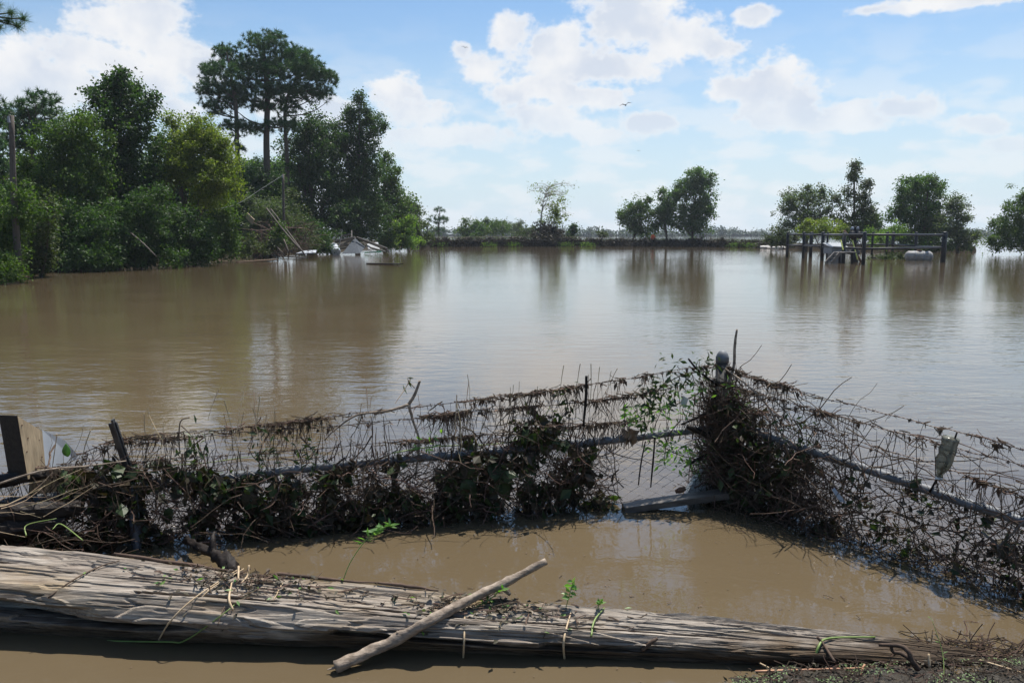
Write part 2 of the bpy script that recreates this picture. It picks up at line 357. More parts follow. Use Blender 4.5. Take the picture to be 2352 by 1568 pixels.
def water_mat():
    m = bpy.data.materials.new('muddy flood water'); m.use_nodes = True; t = m.node_tree; L = t.links.new
    b = t.nodes['Principled BSDF']; b.inputs['Roughness'].default_value = .02; b.inputs['IOR'].default_value = 1.56
    tc = N(t, 'ShaderNodeTexCoord')
    def nz(sc, st, rot=0., det=3, ro=.55, dist=0.):
        mp = N(t, 'ShaderNodeMapping'); mp.inputs['Scale'].default_value = st; mp.inputs['Rotation'].default_value = (0, 0, rot); L(tc.outputs['Object'], mp.inputs[0])
        n = N(t, 'ShaderNodeTexNoise'); n.inputs['Scale'].default_value = sc; n.inputs['Detail'].default_value = det; n.inputs['Roughness'].default_value = ro; n.inputs['Distortion'].default_value = dist
        L(mp.outputs[0], n.inputs['Vector']); return n.outputs[0]
    def MM(op, a, c, clamp=False):
        n = N(t, 'ShaderNodeMath', operation=op); n.use_clamp = clamp
        for i, x in enumerate((a, c)):
            if isinstance(x, (int, float)): n.inputs[i].default_value = x
            else: L(x, n.inputs[i])
        return n.outputs[0]
    mudn = nz(.35, (1, 1, 1), det=5)
    mx = N(t, 'ShaderNodeMix', data_type='RGBA'); mr = N(t, 'ShaderNodeMapRange'); L(mudn, mr.inputs[0]); mr.inputs[1].default_value = .35; mr.inputs[2].default_value = .65; L(mr.outputs[0], mx.inputs['Factor'])
    mx.inputs['A'].default_value = (.093, .069, .040, 1); mx.inputs['B'].default_value = (.111, .084, .050, 1)
    L(mx.outputs['Result'], b.inputs['Base Color'])
    # ripples: crests lie across the view, wind patches change their height
    sep = N(t, 'ShaderNodeSeparateXYZ'); L(tc.outputs['Object'], sep.inputs[0])
    open_w = N(t, 'ShaderNodeMapRange', interpolation_type='SMOOTHSTEP'); L(sep.outputs[1], open_w.inputs[0])
    open_w.inputs[1].default_value = 4.0; open_w.inputs[2].default_value = 6.5; open_w.inputs[3].default_value = .55; open_w.inputs[4].default_value = 1.0
    patch = N(t, 'ShaderNodeMapRange', interpolation_type='SMOOTHSTEP'); L(nz(.10, (.6, 1.2, 1), .3, 3), patch.inputs[0]); patch.inputs[1].default_value = .36; patch.inputs[2].default_value = .64; patch.inputs[3].default_value = .25; patch.inputs[4].default_value = 1.35
    h = MM('ADD', MM('MULTIPLY', nz(5.0, (.42, 1, 1), .12, 2, .5, .4), .0092), MM('MULTIPLY', nz(1.5, (.45, 1, 1), -.15, 2), .009))
    h = MM('ADD', h, MM('MULTIPLY', nz(15, (.55, 1, 1), .3, 2), .0026))
    far_w = N(t, 'ShaderNodeMapRange', interpolation_type='SMOOTHSTEP'); L(sep.outputs[1], far_w.inputs[0])
    far_w.inputs[1].default_value = 7.0; far_w.inputs[2].default_value = 24.0; far_w.inputs[3].default_value = 1.0; far_w.inputs[4].default_value = .28
    h = MM('MULTIPLY', MM('MULTIPLY', MM('MULTIPLY', h, open_w.outputs[0]), far_w.outputs[0]), patch.outputs[0])
    h = MM('ADD', h, MM('MULTIPLY', nz(9, (.8, 1, 1), .5, 3, .6, .8), .0019))
    bp = N(t, 'ShaderNodeBump'); bp.inputs['Strength'].default_value = 1; bp.inputs['Distance'].default_value = 1.0; L(h, bp.inputs['Height']); L(bp.outputs[0], b.inputs['Normal'])
    return m
M['water'] = water_mat()

# ------------------------------------------------------------------ setting: water, banks, levee, far wood
m = MB(); m.add([(-1000, -20, 0), (1000, -20, 0), (1000, 1050, 0), (-1000, 1050, 0)], [[0, 1, 2, 3]])
tag(m.build('water', M['water']), 'brown muddy flood water spreading over the whole low ground', 'water', kind='structure')

def strip(name, pts, inland, rows, label, material, jit=.08):
    P = spline(np.array([(*p[:2], 0) for p in pts]), 14); inl = np.array((*inland, 0.)); V = []
    for off, z in rows:
        q = P + inl*off; q[:, 2] = z + rng.normal(size=len(P))*jit*(1 if off > 0 else .3)
        q[:, :2] += rng.normal(size=(len(P), 2))*.15; V.append(q)
    n = len(P); k = len(rows); idx = np.arange(n*k).reshape(k, n)
    q = np.stack((idx[:-1, :-1], idx[:-1, 1:], idx[1:, 1:], idx[1:, :-1]), -1).reshape(-1, 4)
    mm = MB(); mm.add(np.vstack(V), q)
    return tag(mm.build(name, material, smooth=True), label, 'bank', kind='structure')
shore = [gnd(-700, 720), gnd(-200, 668), gnd(0, 645), gnd(120, 628), gnd(480, 604), gnd(620, 594), gnd(760, 580), gnd(900, 572), gnd(975, 566)]
strip('river_bank', shore, (-.45, .89), [(1.6, -.5), (3, .08), (5, .25), (9, .4), (25, .6), (60, .6)], 'low wooded bank at the left of the flood', M['soil'])

# ------------------------------------------------------------------ vegetation
def lobe(u, v, ru, rv, D, ky=1.0):
    c = at(u, v, D); k = D/F*cP
    return c, np.array((ru*k, max(ru, .6*rv)*k*ky, rv*k))
def crown_mesh(lobes, leaf, clump, dens, droop=0., aspect=.75, zmin=.05, shoots=0):
    clump = clump*1.25; leaf = leaf*(.8 if leaf < .2 else .9)
    mb = MB(); centers = []
    for c, r in lobes:
        n = max(8, int(dens*12*r[0]*r[2]/clump**2))
        d = nrm(rnd(n)); rad = rng.random(n)**.42
        q = c + d*r*rad[:, None]*(1 + .24*rnd(n, 1))
        centers.append(q)
    C = np.vstack(centers); C = C[C[:, 2] > zmin]
    out = []
    for c, r in lobes: out.append(np.linalg.norm((C-c)/r, axis=1))
    n_l = max(10, int((clump/leaf)**2*2.9))
    sz = clump*(.45 + .8*rng.random(len(C)))
    X = np.repeat(C, n_l, 0); s = np.repeat(sz, n_l)[:, None]
    o = rnd(len(X))*np.array((.38, .38, .30)); X = X + o*s
    ax = nrm(o*1.0 + rnd(len(X))*.6 + np.array((0, 0, -.35 - droop)))
    nr = nrm(np.array((0, 0, .8)) + rnd(len(X))*.75 + o*.5)
    k = X[:, 2] > zmin
    L = leaf*(.65 + .7*rng.random(k.sum()))
    mb.leaves(X[k], ax[k], nr[k], L, L*aspect)
    return mb, C
def trunk_mesh(base, lobes, C, r0, nl=14, fork=.35):
    mb = MB(); top = max(lobes, key=lambda q: q[0][2]); tp = top[0].copy()
    base = np.array(base, float)
    spine = spline(np.array([base, base*.6 + tp*.4 + np.array((rng.normal()*.15, rng.normal()*.15, 0)), tp]), 6)
    mb.tube(spine, [r0*1.25, r0, r0*.8, r0*.5, r0*.18], 7)
    if len(C):
        pick = C[rng.choice(len(C), min(nl, len(C)), replace=False)]
        for q in pick:
            f = np.clip((q[2]-base[2])/(tp[2]-base[2]+1e-6) - .22 - .15*rng.random(), fork*.5, .9)
            a = spine[int(f*(len(spine)-1))]
            midp = (a+q)/2 + np.array((0, 0, .12*np.linalg.norm(q-a)))
            mb.tube([a, midp, q], [r0*.42*(1-f*.6), r0*.25*(1-f*.6), r0*.06], 5, 3)
    return mb
def tree(name, D, px, base_u, label, leaf_m, cat='tree', group=None, leaf=.15, clump=.48, dens=1.0, r0=.13, bark='bark', droop=0., ky=1.0, base_z=.2, zmin=.05, nl=14, aspect=.75, parts=('trunk', 'crown')):
    lobes = [lobe(p[0], p[1], p[2]*.94, p[3]*.94, D + (rng.random()-.5)*1.2, ky) for p in px]
    for c, r in list(lobes):
        if rng.random() < .75:                                            # a loose shoot standing out of the crown
            a = rng.random()*2*math.pi; o = np.array((.75*math.cos(a), .75*math.sin(a), .55 + .35*rng.random()))
            lobes.append((c + o*r, np.array((.20, .20, .38))*r))
    b = at(base_u, 600, D); b[2] = base_z-.5
    root = empty(name, (b[0], b[1], base_z), label, cat, group)
    mb, C = crown_mesh(lobes, leaf, clump, dens, droop, aspect, zmin)
    mb.build(parts[1], M[leaf_m], root)
    trunk_mesh(b, lobes, C, r0, nl).build(parts[0], M[bark], root, True)
    return root
def bush(D, px, label, leaf_m, group='bushes along the flooded bank', **kw):
    kw.setdefault('r0', .035); kw.setdefault('nl', 10)
    return tree('bush', D, px, px[0][0], label, leaf_m, 'bush', group, parts=('stems', 'foliage'), **kw)
def pine(D, px, trunk_px, label, tuft=.30, dens=1.0, r0=.17, needle=.042, nn=34, limbs=26):
    lobes = [lobe(*p, D + (rng.random()-.5)*2.0) for p in px]
    T = np.array([at(u, v, D) for u, v in trunk_px])
    root = empty('pine_tree', (T[0][0], D, .3), label, 'tree', 'tall pines on the left bank')
    C = []
    for c, r in lobes:
        n = max(5, int(dens*6.5*r[0]*r[2]/tuft**2)); d = nrm(rnd(n)); d[:, 2] = np.where(rng.random(n) < .55, np.abs(d[:, 2]), d[:, 2])
        C.append(c + d*r*(rng.random(n)**.45)[:, None])
    C = np.vstack(C)
    X = np.repeat(C, nn, 0); ax = nrm(rnd(len(X)) + np.array((0, 0, .35)))
    mb = MB(); s = np.repeat(tuft*(.65+.6*rng.random(len(C))), nn); mb.blades(X, ax, s, needle)
    mb.build('crown', M['needles'], root)
    t = MB(); sp = spline(T, 6); t.tube(sp, [r0*1.2, r0, r0*.85, r0*.6, r0*.2], 8)
    cl = [c + nrm(rnd(1))[0]*r*.8 for c, r in lobes for _ in range(max(1, limbs//len(lobes)))]
    for q in cl:
        zs = np.clip(q[2] - .35*np.linalg.norm(q[:2]-sp[-1][:2]) - .3, sp[len(sp)//3][2], sp[-2][2])
        a = sp[np.argmin(np.abs(sp[:, 2]-zs))]
        md = a*.45 + q*.55 + np.array((0, 0, -.1*np.linalg.norm(q-a)))
        t.tube([a, md, q], [r0*.38, r0*.24, r0*.08], 5, 4)
    t.build('trunk', M['bark'], root, True)
    return root

TREES_L = 'trees of the left bank wood'
# pines
pine(62, [(655,128,36,24),(560,160,40,26),(560,235,44,24),(650,215,50,24),(480,170,26,24),(610,110,62,38),(590,160,70,36),(640,175,66,34),(560,205,40,22),(620,215,50,24),(690,160,50,40),(600,250,30,16),(640,290,40,18),(570,300,50,18)],
     [(616,470), (612,330), (614,220), (606,130), (608,85)], 'tallest pine, with the rounded crown rising above the whole left wood', dens=1.15, r0=.24)
pine(60, [(520,130,34,28),(510,175,48,34),(480,215,34,34),(530,215,44,26),(500,250,40,20),(540,290,36,18),(545,345,24,14)],
     [(548,450), (545,340), (541,240), (528,160), (520,120)], 'pine with the leaning bare trunk just left of the tallest pine', dens=1.2, r0=.17)
pine(64, [(690,140,46,30),(720,175,48,32),(745,190,34,30),(700,215,50,26),(740,220,30,18),(660,250,40,22),(668,290,36,16)],
     [(662,520), (660,380), (655,250), (676,190), (700,140)], 'pine spreading its open crown to the right of the tallest pine', dens=1.1, r0=.16)
pine(46, [(90,240,46,34),(60,270,46,36),(115,265,36,32),(30,290,40,40),(100,310,46,34),(45,340,50,40)],
     [(70,600), (72,450), (75,320), (85,240)], 'shorter grey green pine near the left edge behind the pole', r0=.15, dens=.9)
pine(40, [(-20,260,36,60),(-40,330,60,60),(-10,400,40,50)], [(-30,620), (-30,450), (-25,300), (-20,215)], 'pine cut off by the left edge of the photo behind the pole', r0=.14, dens=.9)
pine(108, [(1010,485,14,9),(1000,505,20,12),(1018,508,16,12),(1005,530,22,12)], [(1008,556), (1008,520), (1010,478)], 'small lone pine just right of the left wood', tuft=.4, r0=.1, needle=.05, nn=24, limbs=8)

# tall broadleaved trees
tree('sweetgum_tree', 39, [(262,185,26,30),(240,215,36,34),(290,225,44,40),(325,255,34,40),(270,270,62,50),(225,290,40,40),(300,320,64,50),(255,370,70,50),(320,400,50,60),(270,450,80,60),(300,520,90,60)], 262,
     'tall dark sweetgum with the spiky top left of the yellow green tree', 'leaf_dark', group=TREES_L, leaf=.16, clump=.42, dens=1.15, r0=.18)
tree('leafy_tree', 41, [(440,300,60,38),(480,330,56,44),(415,340,48,50),(510,370,42,44),(455,385,70,50),(520,420,34,40),(480,440,60,40),(400,400,40,50)], 450,
     'yellow green tree standing between the tall sweetgum and the pines', 'leaf_yellow', group=TREES_L, leaf=.12, clump=.42, dens=1.2, r0=.12)
tree('leafy_tree', 36, [(170,300,50,44),(130,340,60,50),(200,340,50,50),(160,390,80,50),(110,420,60,60),(190,450,70,60),(130,500,70,50)], 160,
     'vine draped light green tree left of the tall sweetgum', 'leaf_mid', group=TREES_L, leaf=.13, clump=.45, dens=1.1, r0=.13)
tree('leafy_tree', 66, [(720,290,50,36),(690,330,50,44),(750,340,60,50),(715,390,70,50),(690,450,56,60),(760,430,66,60),(720,500,80,50),(790,490,60,60)], 715,
     'dark broad tree in front of the rightmost pine', 'leaf_dark', group=TREES_L, leaf=.2, clump=.55, dens=1.1, r0=.2)
tree('leafy_tree', 68, [(820,240,15,20),(806,270,24,26),(852,272,28,22),(870,300,14,16),(820,300,36,30),(790,330,34,40),(840,340,40,40),(810,380,50,46),(850,400,44,44),(820,450,60,50),(850,490,56,50),(820,530,60,30)], 822,
     'dark tree with a thin upright top at the right end of the left wood', 'leaf_dark', group=TREES_L, leaf=.19, clump=.5, dens=1.1, r0=.2)
tree('leafy_tree', 72, [(882,360,18,34),(892,415,30,40),(870,460,40,40),(905,450,30,34),(890,500,46,40),(920,490,30,40),(900,545,50,24)], 885,
     'green tree sloping down to the water beside the collapsed shed', 'leaf_mid', group=TREES_L, leaf=.2, clump=.5, dens=1.05, r0=.16)
tree('leafy_tree', 86, [(935,465,26,22),(950,490,24,24),(925,500,30,30),(955,520,20,24)], 938, 'hazy round tree behind the right end of the left wood', 'leaf_grey', group=TREES_L, leaf=.24, clump=.6, dens=1.0, r0=.15)
tree('leafy_tree', 70, [(610,400,60,34),(570,420,50,44),(640,430,50,40),(600,470,80,44),(540,470,50,50)], 600, 'low dark tree under the pine trunks', 'leaf_dark', group=TREES_L, leaf=.2, clump=.55, dens=1.2, r0=.15)
tree('leafy_tree', 78, [(590,395,40,26),(640,385,40,26),(560,400,40,30),(680,400,40,40)], 605, 'pale green tree seen in the gap between the pine trunks', 'leaf_bright', group=TREES_L, leaf=.22, clump=.55, dens=.9, r0=.15)
# wood behind, closing the gaps
for i, (u, v, w, h, D, lab) in enumerate([(60,420,110,120,50,'dark tree filling the wood behind the left pole'), (230,430,110,130,52,'dark tree filling the wood behind the sweetgum'),
        (390,430,110,110,54,'dark tree filling the wood behind the yellow green tree'), (520,490,90,70,58,'dark tree filling the wood left of the standing pole'), (-150,380,140,200,44,'tall dark tree off the left edge of the wood')]):
    tree('leafy_tree', D, [(u,v,w,h),(u-40,v+60,w*.8,h*.7),(u+40,v+50,w*.8,h*.7),(u,v+110,w,h*.5)], u, lab, 'leaf_dark', group=TREES_L, leaf=.24, clump=.62, dens=1.15, r0=.17, ky=.6)
tree('leafy_tree', 58, [(565,420,46,44),(605,450,48,38),(645,480,40,40),(585,490,50,36),(625,420,36,30)], 600, 'dark leafy tree between the yellow green tree and the standing pole', 'leaf_dark', group=TREES_L, leaf=.18, clump=.5, dens=1.0, r0=.12)
# bushes on the near left shore
bush(27, [(20,500,50,60),(-40,540,60,80),(10,560,50,60),(60,470,40,60)], 'light green bush at the left edge above the waterline', 'leaf_mid', leaf=.11, clump=.34)
bush(25.6, [(0,625,50,40),(-60,600,60,70),(30,640,24,24)], 'lowest bush at the left edge, dipping into the flood', 'leaf_mid', leaf=.10, clump=.3, dens=1.2)
bush(29, [(85,560,36,60),(70,610,40,34),(105,600,22,40),(90,500,36,50)], 'vine covered bush right of the left pole', 'leaf_olive', leaf=.10, clump=.32, dens=1.1)
bush(34, [(190,520,80,60),(150,570,60,50),(230,580,70,44),(180,600,80,28)], 'dark green bush below the light green tree', 'leaf_dark', leaf=.13, clump=.38, dens=1.25)
bush(36, [(320,540,80,54),(280,585,80,38),(360,590,70,34),(330,480,60,50)], 'dark grey bush below the tall sweetgum', 'leaf_dark', leaf=.13, clump=.4, dens=1.25)
bush(38.5, [(440,540,60,44),(420,585,64,30),(465,590,30,24),(400,500,60,40)], 'dark green bush at the water below the yellow green tree', 'leaf_dark', leaf=.13, clump=.4, dens=1.2)
bush(44, [(500,470,40,50),(520,510,40,40),(490,540,50,40),(530,560,30,30),(505,580,40,20)], 'yellow green willow bush left of the leaning poles', 'leaf_mid', leaf=.14, clump=.4, dens=1.05)
bush(53, [(590,520,40,36),(620,550,40,30),(575,570,36,26),(640,500,36,30),(600,480,40,24)], 'grey green bush behind the leaning poles', 'leaf_grey', leaf=.14, clump=.42, dens=.95)
bush(46.5, [(578,560,26,20),(612,572,24,13),(560,580,26,12)], 'low olive bush at the water in front of the leaning poles', 'leaf_olive', leaf=.13, clump=.36, dens=.9)
bush(47.5, [(640,535,22,18),(655,560,20,14)], 'small green bush tangled round the leaning poles', 'leaf_mid', leaf=.13, clump=.36, dens=.7)
bush(56, [(680,530,34,30),(670,500,36,30),(700,555,36,26),(655,470,30,30)], 'olive bush right of the standing pole', 'leaf_olive', leaf=.15, clump=.42, dens=1.0)
bush(60, [(730,545,44,34),(745,572,34,16),(710,570,30,16)], 'dark bush left of the collapsed shed', 'leaf_dark', leaf=.16, clump=.45, dens=1.2)
bush(71, [(915,545,40,26),(890,560,40,16),(940,555,28,18),(925,520,30,24)], 'light green bush at the water right of the collapsed shed', 'leaf_bright', leaf=.17, clump=.45, dens=1.0)
bush(80, [(960,520,26,26),(955,550,24,20),(985,545,16,14),(940,530,24,30)], 'brownish bush on the last point of the left bank', 'leaf_olive', leaf=.2, clump=.5, dens=.9)

# ------------------------------------------------------------------ levee with its debris choked fence
LV = 96
levee = [at(930, 560, 86), at(1000, 560, 93), at(1200, 560, LV), at(1500, 560, LV), at(1700, 560, 91), at(1790, 560, 82), at(1990, 560, 73), at(2260, 560, 68)]
levee = [(p[0], p[1]+1.0) for p in levee]
strip('levee', levee, (0, 1), [(0, -.4), (.8, .4), (1.8, .6), (4, .55), (6, -.4)], 'low earth bank between the flood and the lake', M['soil'], .05)
def levee_pt(u, back=0.):
    xs = [930, 1000, 1200, 1500, 1700, 1790, 1990, 2260]; ys = [86, 93, LV, LV, 91, 82, 73, 68]
    Y = np.interp(u, xs, ys) + back; return at(u, 560, Y)*np.array((1, 1, 0))
def levee_fence():
    pts = np.array([levee_pt(u, -.1) for u in np.linspace(965, 1772, 28)])
    top = 1.10 + rng.normal(size=28)*.04; top[13:] -= .12; top[-5:] = .90
    root = empty('wire_fence', pts[14], 'long low wire fence choked with dark flood debris along the far bank', 'fence')
    for i in range(0, 28, 2):
        k = MB(); k.tube([pts[i] + (0, 0, -.3), pts[i] + (0, 0, top[i]+.12)], .045, 6); k.build('post', M['pole'], root)
    for h in (.0, .3, .6):
        k = MB(); k.tube(np.array([p + np.array((0, 0, t-h)) for p, t in zip(pts, top)]), .014, 4); k.build('wire', M['wire'], root)
    n = 15000; f = rng.random(n)*27; i = f.astype(int); fr = (f-i)[:, None]
    P = pts[i]*(1-fr) + pts[i+1]*fr; tz = top[i]*(1-fr[:, 0]) + top[i+1]*fr[:, 0]
    gapm = 1 - .55*((f > 23.5) & (rng.random(n) < .6))
    lump = .8 + .2*np.sin(f*2.1)*np.sin(f*5.3+1)
    P[:, 2] = rng.random(n)**.9*tz*lump*gapm; P[:, :2] += rnd(n, 2)*np.array((.1, .12))
    k = MB(); k.leaves(P, rnd(n) + np.array((0, 0, -.3)), nrm(rnd(n)+np.array((0, -.8, .3))), .14+.2*rng.random(n), .10+.1*rng.random(n))
    tw = twig_paths(P[:2500], rnd(2500)*np.array((1, .3, .5)), .5+.8*rng.random(2500), 4); k.tubes(tw, np.full((2500, 4), .014), 3, False)
    tag(k.build('flood_debris', M['deadleaf']), 'dark matted flood debris caught on the far fence', 'debris', kind='stuff')
levee_fence()
n = 5200; us = 965 + rng.random(n)*810
P = np.array([levee_pt(u, b) for u, b in zip(us, .8 + rng.random(n)*3.5)]); P[:, 2] = .5 + rng.random(n)**2*np.where(us < 1330, .62, .25)
k = MB(); k.leaves(P, rnd(n)*.7 + np.array((0, 0, .8)), rnd(n), .22+.25*rng.random(n), .06)
tag(k.build('weeds', M['leaf_olive']), 'low weeds and brush along the top of the far bank', 'weeds', kind='stuff')
n = 1500; cu = rng.choice([1125, 1180, 1345, 1352, 1300, 1690, 1700, 1725, 1010], n); us = cu + rng.normal(size=n)*9
P = np.array([levee_pt(u, -.5-.4*b) for u, b in zip(us, rng.random(n))]); P[:, 2] = rng.random(n)**1.5*.45
k = MB(); k.leaves(P, rnd(n)*.6 + np.array((0, 0, .8)), rnd(n), .2, .06)
tag(k.build('weeds', M['leaf_bright']), 'pale green waterside weeds at the foot of the far fence', 'weeds', kind='stuff')

FAR = 'trees and bushes beyond the far fence'
for D, px, lab, lm, kw in [
    (118, [(1085,520,26,16),(1070,535,24,14),(1110,528,24,16)], 'round green bush leftmost behind the far fence', 'leaf_mid', {}),
    (128, [(1130,512,22,10),(1150,525,26,18),(1120,530,26,16)], 'taller spreading bush second from the left behind the far fence', 'leaf_mid', {}),
    (104, [(1095,540,14,10),(1100,530,10,8)], 'small dark bush standing close behind the far fence', 'leaf_dark', {}),
    (150, [(1180,520,24,12),(1190,532,26,14)], 'hazy grey green bush left of the bare topped tree', 'leaf_grey', {}),
    (112, [(1215,535,22,12),(1235,538,18,10),(1200,538,16,10)], 'low olive bush touching the bare topped tree', 'leaf_olive', {}),
    (103, [(1316,527,10,11),(1312,536,12,8)], 'small round bush right of the bare topped tree', 'leaf_dark', {}),
    (110, [(1385,540,8,5)], 'tiny bush alone on the far bank in front of the lake', 'leaf_olive', {})]:
    bush(D, px, lab, lm, group=FAR, leaf=.26, clump=.55, dens=1.0, base_z=.6, zmin=.4, r0=.05)
# bare topped tree
def bare_tree():
    D = 98.5; b = at(1240, 560, D); b[2] = .3
    root = empty('bare_topped_tree', (b[0], D, .6), 'half bare tree with whitish twigs rising from a dark leafy base', 'tree', FAR)
    t = MB(); trunk = spline(np.array([b, at(1243, 500, D), at(1250, 455, D), at(1262, 430, D)]), 4); t.tube(trunk, [.12, .09, .05, .02], 6)
    ends = []
    for i in range(46):
        a = trunk[rng.integers(3, len(trunk))]; e = at(1240 + rng.normal()*22 + 22, 440 + rng.random()*60, D + rng.normal()*1.2)
        if e[2] < a[2]+.1: e[2] = a[2] + .4
        md = (a+e)/2 + np.array((rng.normal()*.15, 0, .25)); t.tube([a, md, e], [.035, .022, .008], 4, 3); ends.append(e); ends.append(md)
        for _ in range(3):
            e2 = e + np.array((rng.normal()*.5, rng.normal()*.4, rng.normal()*.35)); t.tube([md*.4+e*.6, e2], [.014, .006], 3); ends.append(e2)
    t.build('trunk', M['bark_pale'], root, True)
    E = np.array(ends); i = rng.integers(0, len(E), 500); X = E[i] + rnd(500)*.18
    k = MB(); k.leaves(X, rnd(500)+np.array((0, 0, -.5)), rnd(500), .2, .11); k.build('leaves', M['leaf_yellow'], root)
    lobes = [lobe(1276, 470, 26, 24, D), lobe(1285, 500, 22, 24, D), lobe(1265, 500, 24, 26, D)]
    mb, C = crown_mesh(lobes, .22, .5, .34, .4); mb.build('crown', M['leaf_yellow'], root)
    lobes = [lobe(1258, 530, 30, 22, D-1.4), lobe(1255, 548, 38, 14, D-2), lobe(1275, 540, 26, 18, D-1.4)]
    mb, C = crown_mesh(lobes, .22, .5, 1.3); mb.build('base_foliage', M['deadleaf'], root)
bare_tree()
kw = dict(leaf=.24, clump=.55, base_z=.5, zmin=.3)
tree('leafy_tree', 99, [(1475,470,22,18),(1450,488,26,22),(1490,495,30,26),(1460,515,36,24),(1435,505,18,16),(1480,530,34,16)], 1445, 'light green spreading tree left of the tall dark poplar', 'leaf_mid', group=FAR, dens=1.0, r0=.1, **kw)
tree('poplar_tree', 97, [(1600,402,28,18),(1625,420,18,24),(1585,425,34,28),(1560,445,28,26),(1540,468,22,26),(1610,455,34,40),(1590,490,40,36),(1630,480,16,30),(1530,490,20,20),(1600,520,36,28),(1555,510,26,24)], 1588, 'tall dark green poplar, largest of the pair on the far bank', 'leaf_poplar', group=FAR, dens=1.1, r0=.16, **kw)
tree('leafy_tree', 98, [(1520,450,14,18),(1515,480,18,22),(1530,505,20,20),(1510,520,16,14)], 1532, 'slender dark tree squeezed between the light green tree and the tall poplar', 'leaf_poplar', group=FAR, dens=.8, r0=.09, **kw)
kw = dict(leaf=.18, clump=.45, base_z=.3, zmin=.1)
tree('leafy_tree', 72, [(1830,450,34,20),(1805,475,28,26),(1860,455,40,24),(1850,490,44,28),(1895,450,26,20),(1815,515,36,24),(1880,500,36,26)], 1850, 'airy grey green tree leftmost of the group behind the black pipe fence', 'leaf_grey', group=FAR, dens=.72, r0=.13, **kw)
tree('cypress_tree', 70, [(1968,388,10,14),(1962,412,20,16),(1985,428,16,14),(1950,440,22,16),(1975,460,24,18),(1935,470,24,20),(1990,475,20,20),(1960,500,34,24),(2000,500,22,24),(1930,505,24,22)], 1966, 'tallest tree of the right group, a thin topped brownish cypress', 'leaf_olive', group=FAR, dens=.62, r0=.13, droop=.5, **kw)
tree('leafy_tree', 68, [(1890,520,46,18),(1860,535,30,14),(1920,535,34,14)], 1890, 'low yellow green tree in front of the airy grey green tree', 'leaf_yellow', group=FAR, dens=1.0, r0=.06, **kw)
tree('leafy_tree', 71, [(1975,520,40,30),(2005,525,24,34),(1950,540,34,20)], 1978, 'dark bushy tree around the foot of the brownish cypress', 'leaf_poplar', group=FAR, dens=1.1, r0=.08, **kw)
tree('leafy_tree', 69, [(2110,425,40,26),(2150,425,20,22),(2085,450,36,34),(2135,460,36,36),(2070,490,34,36),(2120,500,54,40),(2145,530,40,34),(2080,540,54,26)], 2112, 'big dense dark tree behind the right half of the black pipe fence', 'leaf_poplar', group=FAR, dens=1.15, r0=.16, **kw)
tree('leafy_tree', 66, [(2195,465,22,20),(2205,495,32,28),(2190,530,38,30),(2215,555,34,20)], 2198, 'grey green tree right of the big dense dark tree', 'leaf_grey', group=FAR, dens=1.0, r0=.1, **kw)
bush(66, [(2030,545,40,16),(2060,530,26,18),(2010,555,30,12)], 'pale green bush behind the middle of the black pipe fence', 'leaf_bright', group=FAR, leaf=.16, clump=.4)
bush(74, [(1795,535,22,20),(1785,555,26,12),(1810,555,26,14)], 'brownish bush at the right end of the far fence', 'leaf_olive', group=FAR, leaf=.18, clump=.45)
bush(67, [(2160,565,60,14),(2100,566,60,13)], 'low dark brush at the water right of the black pipe fence', 'leaf_poplar', group=FAR, leaf=.16, clump=.4)
tree('leafy_tree', 60, [(2350,455,20,18),(2340,490,34,30),(2310,530,36,24),(2350,545,60,40),(2290,560,30,18),(2400,480,60,60),(2420,540,60,50)], 2360, 'green tree cut off by the right edge of the photo', 'leaf_mid', group=FAR, leaf=.15, clump=.42, dens=1.1, r0=.12)
# far wood beyond the lake
def far_wood():
    D = 450; n = 330; lobes = []
    for i in range(n):
        u = -300 + 2950*i/n + rng.normal()*6; h = 9 + 4*np.sin(i*.21) + 3*np.sin(i*.77+2) + 5*rng.random()**2
        if 1120 < u < 1180: h += 6
        if u < 1300: h += 4
        lobes.append(lobe(u, 541-h*.52, 9+5*rng.random(), h*.55, D + rng.normal()*14))
    mb, C = crown_mesh(lobes, 1.1, 1.9, .9, aspect=.8, zmin=.1)
    tag(mb.build('far_wood', M['far_leaf']), 'distant hazy wood along the far shore of the lake', 'wood', kind='stuff')
    k = MB(); k.box((0, D+45, .3), (1900, 90, 1.0)); tag(k.build('far_shore', M['soil']), 'low far shore of the lake', 'shore', kind='structure')
far_wood()

# ------------------------------------------------------------------ poles, cable, wreckage on the left bank
def simple(name, label, cat, mb, material, group=None, kind=None, smooth=False):
    return tag(mb.build(name, material, smooth=smooth), label, cat, group, kind)
def pole_thing(name, pts, r, label, arm=None):
    root = empty(name, pts[0], label, 'utility pole')
    k = MB(); k.tube(pts, r, 10, 4); sh = k.build('shaft', M['pole'], root, True)
    if arm is not None: k = MB(); k.bar(arm[0], arm[1], .1, .1); k.build('crossarm', M['pole'], root)
    k = MB(); k.tube([pts[-1] + np.array((0, -.16, -.25)), pts[-1] + np.array((0, -.16, -.05))], [.05, .03], 8); k.build('insulator', M['grey_paint'], sh)
    return root
pole_thing('utility_pole', [at(45, 640, 26.5), at(32, 450, 26.5), at(26, 265, 26.5)], [.12, .10, .08], 'tall brown wooden pole at the left edge of the wood')
pole_thing('utility_pole', [at(655, 585, 52), at(652, 500, 52), at(650, 400, 52)], [.10, .085, .075], 'short standing pole in the brush under the pines')
k = MB(); k.tube([at(649,403,51.8), at(600,434,48), at(545,468,44.5), at(480,482,41.5), at(400,480,39), at(330,470,38.5), at(280,455,39)], .008, 4, 8)
simple('cable', 'slack grey cable drooping left from the short standing pole', 'cable', k, M['zinc'])
